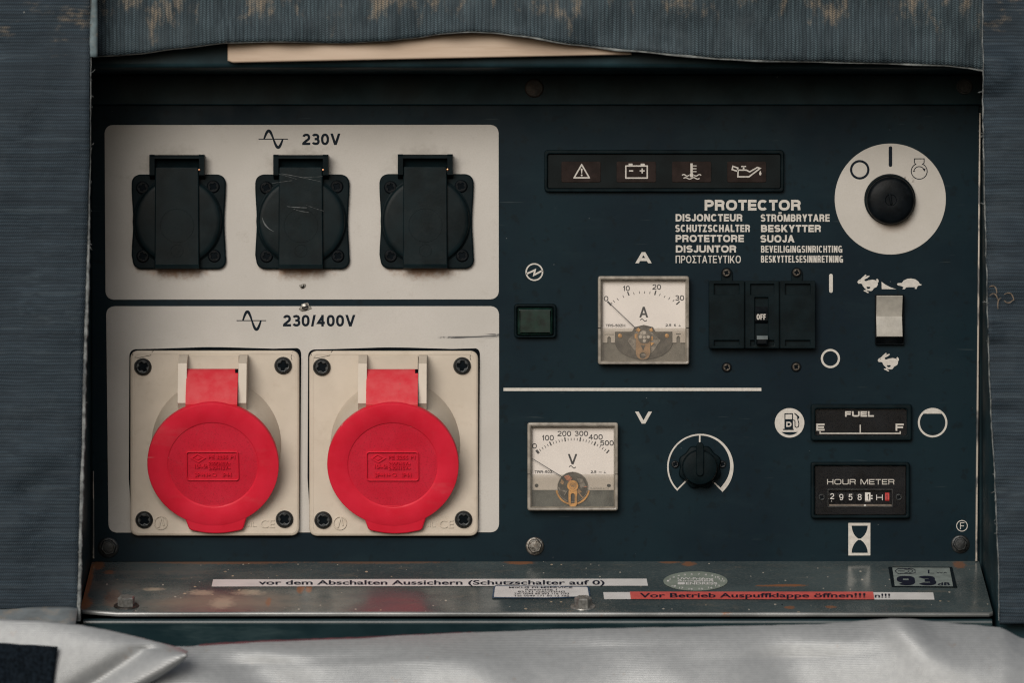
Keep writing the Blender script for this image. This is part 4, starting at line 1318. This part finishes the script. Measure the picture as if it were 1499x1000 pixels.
# rail under it
yb = L(785, 897).z
dL = -L(785, 897).y / U
def zpx(z, d):
    return 500 - (z - Z0) / U / ((DP - d) / DP)
rail_top = yb - 9.5 * U
t = NT('rail_enamel')
c = t.mix((.008, .022, .027), (.014, .032, .038), t.ramp(t.noise(80, 5), .35, .65))
c = t.mix(c, (.45, .47, .45), t.specks(26, 2.0, .08, 4))
c = t.mix(c, (.05, .08, .085), t.math('MULTIPLY', t.ramp(t.noise(50, 5, (.2, 1, 1), 14, .7), .55, .75), .5))
MT['rail'] = t.done(c, .3, 0, .5)
rp = [(-6, 0), (-3, .2), (-1, 1.2), (0, 3), (.6, 6), (0, 9), (-2, 12), (-2.4, 120), (-60, 120), (-60, 0)]
X0, X1 = W(122, 900, 245).x, W(1452, 900, 245).x
vs = []
for X in (X0, X1):
    vs += [Vector((X, -(dL + 1 + a) * U, rail_top - b * U)) for a, b in rp]
n = len(rp)
rg_ = G()
rg_.add(vs, [(i, (i + 1) % n, n + (i + 1) % n, n + i) for i in range(n)] + [tuple(range(n)), tuple(range(n, 2 * n))], [True] * n + [False] * 2)
obj('front_rail', rg_, 'rail', gen)


# bolts on the sill
def sill_bolt(px, py, r, h, m, label, ang):
    c0 = L(px, py)
    ux = Vector((1, 0, 0))
    uy = LN.cross(ux).normalized()
    def ring(rad, hh, n=6, a0=ang):
        return [c0 + (ux * math.cos(math.radians(a0) + 2 * PI * i / n) + uy * math.sin(math.radians(a0) + 2 * PI * i / n)) * rad * U + LN * hh * U for i in range(n)]
    g = G()
    wv = ring(r * 1.45, .3, 24) + ring(r * 1.4, 1.6, 24)
    g.add(wv, [tuple(range(24)), tuple(range(24, 48))] + [(i, (i + 1) % 24, 24 + (i + 1) % 24, 24 + i) for i in range(24)], False, mat=1)
    hx = ring(r, 1.6) + ring(r, h) + ring(r * .86, h + 1.6)
    g.add(hx, [(k * 6 + i, k * 6 + (i + 1) % 6, (k + 1) * 6 + (i + 1) % 6, (k + 1) * 6 + i) for k in range(2) for i in range(6)] + [tuple(range(12, 18))], False)
    obj('bolt', g, m, gen, label=label)


MT['steel2'] = plain('zinc_plated_steel', (.22, .22, .21), .35, .45, var=.35, size=5, bump=.2, bsize=3, dust=((.10, .08, .06), 6, .5))
sill_bolt(185, 888, 12.6, 13, ['steel2', 'rustybolt'] if 'steel2' in MT else ['steel', 'steel'], 'hex bolt at the left end of the sill', 20)
sill_bolt(853.5, 889, 12.6, 13, ['steel2', 'steel2'], 'hex bolt beside the blue edged name label', 0)


# stickers
def lm(h):
    return lambda x, y, z: L(x, y, h)


MT['tape'] = plain('white_label_tape', (.66, .65, .64), .45, var=.06, size=30, specks=[((.15, .13, .12), 20, 1.0, .1, 2)])
MT['redtape'] = plain('red_label_tape', (.60, .105, .09), .45, var=.12, size=20, specks=[((.15, .05, .05), 20, 1.0, .12, 2)])
MT['tapeink'] = plain('tape_ink', (.012, .014, .026), .5, var=.1, spec=.1)
MT['blue'] = plain('blue_label_edge', (.018, .05, .10), .4, var=.3, size=10)
MT['sage'] = plain('sage_sticker', (.21, .245, .21), .55, var=.12, size=20)
MT['stk_dark'] = plain('dark_sticker_border', (.006, .010, .013), .45, var=.2, spec=.1)
MT['stk_grey'] = plain('grey_sticker_field', (.20, .235, .225), .5, var=.15, size=12, specks=[((.3, .3, .28), 12, .9, .1, 2)])


def quadtext(s, x0, x1, yt, yb_, h, bold=0., mat=1, warp=None):
    return text(s, x0, x1, yt, yb_, 0, bold, mat, lm(h), warp=warp)


obj('label_tape', [flat([(312, 849.4), (946.5, 848.4), (948.5, 858.8), (309.8, 860)], 0, fmap=lm(.8)), quadtext('vor dem Abschalten Aussichern (Schutzschalter auf 0)', 378.5, 885, 851.0, 857.5, 1.1, .022)], ['tape', 'tapeink'], gen, label='white tape strip with black German text')
obj('label_tape', [flat([(883, 868.2), (922.5, 868.1), (924, 878.4), (884.6, 878.6)], 0, fmap=lm(.8)), flat([(1278, 868.2), (1366, 868.6), (1368, 879.2), (1279.6, 879)], 0, fmap=lm(.8)),
                   flat([(922, 867.9), (1278, 868), (1280, 879.2), (923.4, 878.7)], 0, fmap=lm(1.3), mat=2),
                   quadtext('Vor Betrieb Auspuffklappe öffnen!!!', 936.5, 1267, 870.3, 876.8, 1.6, .022), quadtext('n!!!', 1280.5, 1303, 870.6, 876.5, 1.1, .022)], ['tape', 'tapeink', 'redtape'], gen, label='red tape strip with white ends and dark German text')
nl = [flat(rpoly([(723, 859), (862.5, 860.2), (864.5, 875.6), (835, 877), (800, 878.2), (720, 877.6)], [3, 3, 2, 0, 0, 2]), 0, fmap=lm(1.6), mat=2), flat(rpoly([(725, 860.4), (860, 861.6), (862, 875), (835, 875.8), (800, 876.9), (723, 876.4)], [2, 2, 1, 0, 0, 1]), 0, fmap=lm(1.9))]
for (s, a, b, y, bo) in (('MIKUS FILMSERVICE', 745, 838, 863.8, .016), ('Reismühle 1', 769, 815, 866.9, .01), ('82131 GAUTING', 758, 827, 869.9, .012), ('Tel: 0049 89 893 116 7/93', 752, 833, 872.8, .01), ('Tel: 0049 171 50 12 795', 752, 833, 875.9, .01)):
    nl.append(quadtext(s, a, b, y - 2.3, y, 2.2, bo))
obj('name_label', nl, ['tape', 'tapeink', 'blue'], gen, label='white name label with blue edge')
ov = [flat(circ(1018, 852, 47, 60, ry=14.2), 0, fmap=lm(.8)), quadtext('UVV-Prüfung', 992, 1044, 847, 850.2, 1.1, .02), quadtext('durchgeführt', 992, 1045, 850.3, 853, 1.1, .02), flat(rrect(992, 854, 1002.5, 857.2, 1), 0, fmap=lm(1.1), mat=1), quadtext('ENDRESS', 1004, 1050, 854, 857.3, 1.1, .025)]
for i in range(12):
    a = math.radians(172 - 164 * i / 11)
    x, y = 1018 + 40.5 * math.cos(a), 853.4 - 11.6 * math.sin(a)
    ov.append(quadtext(str(i + 1), x - (1.6 if i < 9 else 3), x + (1.6 if i < 9 else 3), y - 1.1, y + 1.2, 1.1, .01))
for i, s in enumerate(('18', '17', '16', '15', '14', '13')):
    a = math.radians(218 + 106 * i / 5)
    x, y = 1018 + 40 * math.cos(a), 852.2 - 11.6 * math.sin(a)
    ov.append(quadtext(s, x - 3.2, x + 3.2, y - 1.2, y + 1.2, 1.1, .015))
obj('inspection_sticker', ov, ['sage', 'tape'], gen, label='sage green round inspection sticker')
def zn(x, y):
    return (1220 + x / 5.765, 810 + y / 5.765)
ns = [flat([zn(462, 121), zn(1003, 122), zn(1045, 297), zn(492, 291)], 0, fmap=lm(.8), mat=2), flat([zn(497, 129), zn(980, 131), zn(1010, 288), zn(518, 284)], 0, fmap=lm(1.1))]
def shear(cx, cy):
    return lambda x, y: (x + (y - cy) * .14, y)
ns += [letters('93', *[zn(x, 0)[0] for x in (534, 864)], zn(0, 201)[1], zn(0, 281)[1], 1.4, 9.0, 3, mat=1, fmap=lambda x, y, z: L(x, y, z), ani=2.3, gap=.3, warp=shear(0, 850)), quadtext('dB', *[zn(x, 0)[0] for x in (880, 985)], zn(0, 256)[1], zn(0, 282)[1], 1.4, .03), quadtext('L', *[zn(x, 0)[0] for x in (797, 850)], zn(0, 150)[1], zn(0, 180)[1], 1.4, .0), quadtext('WA', *[zn(x, 0)[0] for x in (868, 962)], zn(0, 168)[1], zn(0, 180)[1], 1.4, .0)]
f_ = lm(1.4)
ns += [stroke([zn(520, 160), zn(545, 140), zn(660, 138), zn(688, 148), zn(690, 175), zn(655, 182), zn(545, 182)], .9, 0, True, mat=1, fmap=f_), stroke([zn(600 + 38 * math.cos(a), 160 + 15 * math.sin(a)) for a in [(-90 + 15 * i) * PI / 180 for i in range(13)]], .8, 0, mat=1, fmap=f_), stroke([zn(620 + 48 * math.cos(a), 160 + 17 * math.sin(a)) for a in [(-80 + 15 * i) * PI / 180 for i in range(11)]], .8, 0, mat=1, fmap=f_), stroke([zn(545, 160), zn(600, 160)], .9, 0, mat=1, fmap=f_)]
obj('noise_sticker', ns, ['stk_grey', 'tapeink', 'stk_dark'], gen, label='dark framed 93 dB noise sticker')

# ------------------------------------------------------------------ pale wood slat under the top of the cover
ws_ = G()
slat = [(333, 40), (333, 88.5), (340, 91.2), (924.5, 79.4), (924.5, 40)]
obj_w = flat(slat, 194, 14, 2.5, bres=2)
wo = obj('wooden_slat', [obj_w], 'wood')
wo['label'] = 'pale wooden slat tucked under the top edge of the dark fabric cover'
wo['category'] = 'wooden slat'

# ------------------------------------------------------------------ fabric cover
cover = thing('fabric_cover', 'dark ribbed fabric cover with worn edges framing the panel, silver flap folded down below', 'cover', W(749.5, 1200, 300, 0))


def lerp(tab, x):
    if x <= tab[0][0]:
        return tab[0][1]
    for (a, b), (c_, d_) in zip(tab, tab[1:]):
        if x <= c_:
            u = (x - a) / (c_ - a)
            u2 = u * u * (3 - 2 * u) * .5 + u * .5
            return b + (d_ - b) * u2
    return tab[-1][1]


def weave(name, axis, pitch, dark, light, wear, dust=.2, streak=.3):
    t = NT(name)
    o = t.xyz()
    a, b = (o[0], o[2]) if axis == 'x' else (o[2], o[0])
    wob = t.math('MULTIPLY', t.math('SUBTRACT', t.noise(60, 3, off=5), .5), 5.0)
    a = t.math('ADD', a, wob)
    u = t.math('DIVIDE', a, pitch)
    rib = t.math('ABSOLUTE', t.math('SINE', t.math('MULTIPLY', u, PI)))
    par = t.math('SUBTRACT', t.math('MULTIPLY', t.math('MODULO', t.math('FLOOR', t.math('ADD', u, 4000)), 2.0), 2), 1)
    fr_ = t.math('FRACT', t.math('ADD', u, 4000))
    tw_ = t.math('SINE', t.math('MULTIPLY', t.math('ADD', t.math('DIVIDE', b, pitch * .62), t.math('MULTIPLY', par, fr_)), 2 * PI))
    th = t.math('MULTIPLY', t.math('POWER', rib, .7), t.math('ADD', t.math('MULTIPLY', tw_, .38), .62))
    yarn = t.noise(7, 3, (1, 1, .06) if axis == 'x' else (.05, 1, 1), 3)
    c = t.mix(dark, light, t.math('MULTIPLY', th, t.ramp(yarn, .3, .7, .45, 1.15)))
    sk_ = t.ramp(t.noise(7.5, 3, (1, 1, .004) if axis == 'x' else (.004, 1, 1), 63), .40, .62)
    c = t.mix(c, dark, t.math('MULTIPLY', sk_, streak * .8))
    c = t.mix(c, (.085, .115, .135), t.math('MULTIPLY', t.ramp(t.noise(9, 3, (1, 1, .005) if axis == 'x' else (.005, 1, 1), 93), .56, .68), streak * .45))
    c = t.mix(c, (.10, .125, .14), t.math('MULTIPLY', t.ramp(t.noise(80, 6, off=22, rough=.65), .48, .72), dust))
    st = (1, 1, .45) if axis == 'x' else (.45, 1, 1)
    nz = t.noise(34, 7, st, 11, .68)
    if wear:
        m = wear(t, o, nz)
        m = t.math('MULTIPLY', m, t.ramp(th, .15, .75, .25, 1.0))
        c = t.mix(c, (.36, .28, .19), t.math('MULTIPLY', m, .6))
    c = t.mix(c, (.45, .40, .33), t.specks(46, 2.6, .10, 4))
    c = t.mix(c, (.16, .17, .17), t.specks(18, 1.5, .07, 40))
    bp = t.bump(th, pitch * .22, .7)
    bp = t.bump(t.noise(90, 4, off=71), 14, .5, bp)
    return t.done(c, .75, 0, .35, bp)


top_edge = [(-300, 84), (120, 84), (133, 82.5), (170, 80.5), (200, 78), (260, 70), (333, 62), (400, 60), (500, 61.5), (560, 59), (600, 55), (650, 48.5), (690, 46), (720, 47), (760, 52), (840, 64), (925, 73), (1000, 80), (1060, 85), (1100, 87), (1200, 88.5), (1300, 91), (1380, 94), (1415, 97), (1442, 101), (1800, 104)]
ZT = W(0, 30, 290).z / U


def wear_top(t, o, nz):
    g = t.ramp(o[2], W(0, 75, 290).z / U, W(0, -10, 290).z / U)
    return t.ramp(t.math('ADD', nz, t.math('MULTIPLY', g, .17)), .66, .82)


def wear_side(t, o, nz):
    g = t.ramp(o[2], W(0, 140, 290).z / U, W(0, -30, 290).z / U)
    return t.math('MULTIPLY', t.ramp(t.math('ADD', nz, t.math('MULTIPLY', g, .24)), .70, .84), .8)


MT['webtop'] = weave('ribbed_web_upright', 'x', 5.3, (.0060, .0130, .0185), (.074, .112, .132), wear_top, dust=.20, streak=.3)
MT['webside'] = weave('ribbed_web_level', 'z', 4.8, (.0065, .0130, .0200), (.038, .062, .084), wear_side, dust=.10, streak=.4)


def sheet(name, nx, ny, fxy, fd, m, parent, thick=4, ref=290, label=None):
    g = G()
    vs = []
    for j in range(ny + 1):
        for i in range(nx + 1):
            x, y = fxy(i / nx, j / ny)
            vs.append(W(x, y, fd(x, y, i / nx, j / ny), ref))
    g.add(vs, [(j * (nx + 1) + i, j * (nx + 1) + i + 1, (j + 1) * (nx + 1) + i + 1, (j + 1) * (nx + 1) + i) for j in range(ny) for i in range(nx)], True)
    o = obj(name, g, m, parent, label=label)
    md = o.modifiers.new('thickness', 'SOLIDIFY')
    md.thickness = thick * U
    md.offset = 0
    return o


from mathutils import noise as mn


def wr(x, y, sx, sy, seed=0):
    return mn.noise(Vector((x / sx, y / sy, seed * 3.7)))


def d_top(x, y, u, v):
    e = lerp(top_edge, x)
    low = max(0, 1 - (e - y) / 60)
    return 226 + 14 * wr(x, y, 170, 90, 1) + 8 * wr(x, y, 60, 50, 2) + 10 * low * math.exp(-((x - 690) / 160) ** 2) - 2 * low


sheet('top_band', 260, 40, lambda u, v: (-120 + 1562 * u + (0 if u < 1 else 0), -220 + (lerp(top_edge, -120 + 1562 * u) + 220) * v), d_top, 'webtop', cover, 5, 226)
# hem thread along its lower edge
MT['hem'] = plain('pale_hem_thread', (.22, .24, .24), .8, var=.45, size=14, bump=.4, bsize=3, dust=((.05, .06, .07), 30, .9))
hp = []
for i in range(180):
    x = 136 + (1441 - 136) * i / 179
    y = lerp(top_edge, x)
    hp.append(W(x, y + .3, d_top(x, y, 0, 1) - 1, 226))
hr = [1.2 + 1.9 * min(1, max(0, (W and (i - 70) / 30))) * (1 - .6 * abs(math.sin(i * .21))) for i in range(180)]
obj('hem', tube(hp, hr, 8), 'hem', cover)

left_edge = [(-300, 131), (60, 131.5), (110, 131), (220, 131), (300, 129), (420, 125.5), (500, 122.5), (600, 120.5), (700, 117.5), (800, 114.5), (895, 112.5), (1200, 112)]
right_edge = [(-300, 1440), (100, 1440), (200, 1440.5), (270, 1441.5), (350, 1444), (450, 1446.5), (550, 1449.5), (600, 1452), (680, 1456.5), (760, 1460), (830, 1462.5), (915, 1464), (1200, 1466)]


def d_side(x, y, e, s):
    near = math.exp(-abs(x - e) / 26)
    r = 296 + 11 * wr(x, y, 110, 130, 5 + s) + 6 * wr(x, y, 50, 60, 9 + s)
    if s:
        r += near * (10 * wr(0, y, 1, 42, 3) + 6 * wr(0, y, 1, 19, 6)) - 3 * near
        r += 12 * math.exp(-((y - 105) / 22) ** 2 - ((x - 1462) / 26) ** 2)
    else:
        r += near * 2 * wr(0, y, 1, 60, 13)
        r -= 11 * math.exp(-((y - 62 - (60 - x) * .15) / 27) ** 2) * max(0, 1 - max(0, x) / 125)
        r += 7 * math.exp(-((y - 655 - x * .1) / 16) ** 2 - ((x - 70) / 40) ** 2) - 8 * math.exp(-((y - 730 + x * .3) / 20) ** 2 - ((x - 45) / 30) ** 2)
    return r


sheet('side_band', 70, 240, lambda u, v: (-460 + (lerp(left_edge, -220 + 1112 * v) + (.7 * wr(v * 1112, 1, 6, 1, 4)) + 460) * u, -220 + 1112 * v), lambda x, y, u, v: d_side(x, y, lerp(left_edge, y), 0), 'webside', cover, 5, 296, label='left ribbed band of the cover')
sheet('side_band', 60, 260, lambda u, v: (lerp(right_edge, -220 + 1134 * v) + 1.4 * wr(v * 1134, 1, 17, 1, 4) + (1760 - lerp(right_edge, -220 + 1134 * v)) * u, -220 + 1134 * v), lambda x, y, u, v: d_side(x, y, lerp(right_edge, y), 1), 'webside', cover, 5, 296, label='right ribbed band of the cover')
MT['selv'] = plain('frayed_selvage', (.19, .205, .205), .85, var=.5, size=10, bump=.5, bsize=3, dust=((.045, .055, .065), 24, .95))
for (tab, s, rr) in ((left_edge, 0, 3.6), (right_edge, 1, 1.6)):
    p_, r_ = [], []
    for i in range(220):
        y = -20 + 930 * i / 219
        x = lerp(tab, y) + (1.6 if s == 0 else -.4) + .8 * wr(0, y, 1, 9, 7 + s)
        p_.append(W(x, y, d_side(lerp(tab, y), y, lerp(tab, y), s) - 2.5, 296))
        k = (.16 + .84 * min(1, max(0, (y - 260) / 160))) if s == 0 else .6
        r_.append(rr * k * (1 + .35 * wr(0, y, 1, 7, 2)))
    obj('selvage', tube(p_, r_, 8), 'selv', cover)
# loose fibres along the edges
for i in range(70):
    s = i % 4 == 0
    y = random.uniform(20, 880)
    x = lerp(right_edge if s else left_edge, y)
    dxs = -1 if s else 1
    p0 = Vector((x - dxs * 1, y)); p1 = p0 + Vector((dxs * random.uniform(2, 7), random.uniform(-6, 4))); p2 = p1 + Vector((dxs * random.uniform(-2, 3), random.uniform(-5, 5)))
    obj('loose_thread', tube([W(a, b, 292 + random.uniform(-3, 3), 296) for a, b in bez(p0, p1, p2, 5)], .36, 4), 'selv', cover)
MT['tanthread'] = plain('tan_thread', (.24, .18, .125), .8, var=.3)
for q in ([(1448, 420), (1459, 414), (1459, 430)], [(1449, 433), (1457, 424), (1461, 440)], [(1461, 452), (1459, 440), (1465, 436)], [(1470, 431), (1482, 424), (1484, 440)], [(1470, 440), (1476, 448), (1484, 438)]):
    obj('loose_thread', tube([W(x, y, 303 + 1.5 * math.sin(x), 303) for x, y in bez(*q)], [.35 + .35 * math.sin(PI * i / 10) for i in range(11)], 6), 'tanthread', cover)
MT['bindg'] = plain('teal_binding_tape', (.095, .135, .15), .7, var=.3, size=14, bump=.3, bsize=3, dust=((.33, .25, .18), 20, .55))
sheet('binding_strip', 4, 50, lambda u, v: (129 + 13 * u + .8 * math.sin(v * 9), -220 + 303 * v), lambda x, y, u, v: 291 + 2 * math.sin(PI * u), 'bindg', cover, 2, 291)

# silver flap
t = NT('silver_coated_cloth')
o = t.xyz()
wob = t.math('MULTIPLY', t.math('SUBTRACT', t.noise(160, 2, off=5), .5), 8.0)
rb = t.math('SINE', t.math('MULTIPLY', t.math('DIVIDE', t.math('ADD', o[2], wob), 3.0), 2 * PI))
c = t.mix((.33, .345, .355), (.375, .39, .40), t.ramp(t.noise(9, 5, off=3), .3, .7))
c = t.mix(c, (.20, .21, .215), t.math('MULTIPLY', t.math('ADD', rb, 1), .10))
c = t.mix(c, (.30, .22, .16), t.math('MULTIPLY', t.ramp(t.noise(26, 5, off=13, rough=.7), .64, .74), .6))
MT['silver'] = t.done(c, .45, .27, .5, t.bump(rb, .3, .6))

flap_edge = [(-200, 925), (100, 948), (200, 951), (268, 950), (330, 945.5), (400, 942), (520, 938), (600, 933), (700, 929), (850, 924), (1000, 921.5), (1100, 919.5), (1190, 917.5), (1240, 914.5), (1280, 910), (1305, 907.3), (1330, 908.5), (1370, 914), (1420, 917.5), (1465, 922), (1499, 938), (1560, 960), (1800, 990)]


def flap_d(x, y, e):
    v = max(0, (y - e))
    r = 495 + 46 * (1 - math.exp(-v / 22)) + .42 * v
    r += 24 * wr(x, y, 240, 85, 21) * min(1, v / 25) + 12 * wr(x - y * .8, y, 110, 260, 22) * min(1, v / 40)
    # ridge running down from the peak
    r += 30 * math.exp(-((x - 1310 - v * .9) / (30 + .45 * v)) ** 2) * math.exp(-v / 140)
    r -= 34 * math.exp(-((x - 1150 - v * .3) / (95 + .3 * v)) ** 2) * min(1, v / 45)
    r -= 26 * math.exp(-((x - 330 - v * 1.2) / 70) ** 2) * min(1, v / 30)
    r += 20 * math.exp(-((x - 620 + v * .5) / 120) ** 2) * min(1, v / 35)
    return r


def flap_xy(u, v):
    x = -150 + 1900 * u
    e = lerp(flap_edge, x) + .8 * wr(x, 0, 23, 1, 31)
    return x, e + 330 * v ** 1.6


sheet('silver_flap', 260, 70, flap_xy, lambda x, y, u, v: flap_d(x, y, lerp(flap_edge, x)), 'silver', cover, 4, 520)
# red piping glimpsed along its edge
MT['maroon'] = plain('maroon_piping', (.07, .018, .024), .7, var=.3)
obj('piping', tube([W(x, lerp(flap_edge, x) - .5, 496, 520) for x in range(290, 700, 10)], [1.2 + (.9 if x < 560 else 0) + .8 * abs(math.sin(x * .12)) for x in range(290, 700, 10)], 8), 'maroon', cover)

# folded corner in front of it, left
TE = [(-460, 898), (-260, 902), (-60, 906), (0, 908.5), (60, 911), (118, 917.5), (160, 925.5), (200, 935), (240, 945.5), (262, 951.5), (274, 957)]
BE = [(-460, 1360), (-260, 1330), (-60, 1180), (0, 1140), (60, 1096), (118, 1060), (160, 1033), (200, 1010), (240, 986), (262, 971), (274, 960)]


def fold_xy(u, v):
    k = u * (len(TE) - 1)
    i = min(int(k), len(TE) - 2)
    f = k - i
    a = Vector(TE[i]).lerp(Vector(TE[i + 1]), f)
    b = Vector(BE[i]).lerp(Vector(BE[i + 1]), f)
    return tuple(a.lerp(b, v))


def fold_d(x, y, u, v):
    rim_b = (1 - v) * (40 + 200 * (1 - u))            # distance from the folded edge
    r = 560 + 26 * (1 - math.exp(-v * 6)) - 24 * math.exp(-rim_b / 7)
    s = (x - y * -.78)                                 # wrinkle running up to the right
    q_ = (x * .62 + (y - 955) * .95)
    r -= 13 * math.exp(-((q_ - 128) / 17) ** 2) * min(1, v * 5)
    r += 8 * math.exp(-((q_ - 172) / 18) ** 2) * min(1, v * 5)
    r += 3 * wr(x, y, 90, 70, 41)
    return r


sheet('folded_corner', 110, 60, fold_xy, fold_d, 'silver', cover, 4, 570)
MT['velcro'] = plain('dark_loop_patch', (.006, .0095, .014), .95, spec=.05, var=.5, size=5, bump=1.2, bsize=3)
sheet('loop_patch', 30, 30, lambda u, v: (-160 + (245 - 8 * v) * u, 931 + 16 * u + v * (64 + 40 * (1 - u)) + .8 * wr(u * 60, v * 60, 5, 5, 3)), lambda x, y, u, v: 594 + 2 * wr(x, y, 40, 40, 3), 'velcro', cover, 4, 590)
# lower hem of the left band, lighter cloth
MT['greycloth'] = plain('grey_backing_cloth', (.135, .155, .165), .75, var=.2, size=30, bump=.3, bsize=3, dust=((.32, .25, .18), 26, .5))
sheet('lower_hem', 40, 8, lambda u, v: (-460 + (114 + 460) * u, 889.5 + v * 34), lambda x, y, u, v: 290 + 60 * v, 'greycloth', cover, 3, 290)
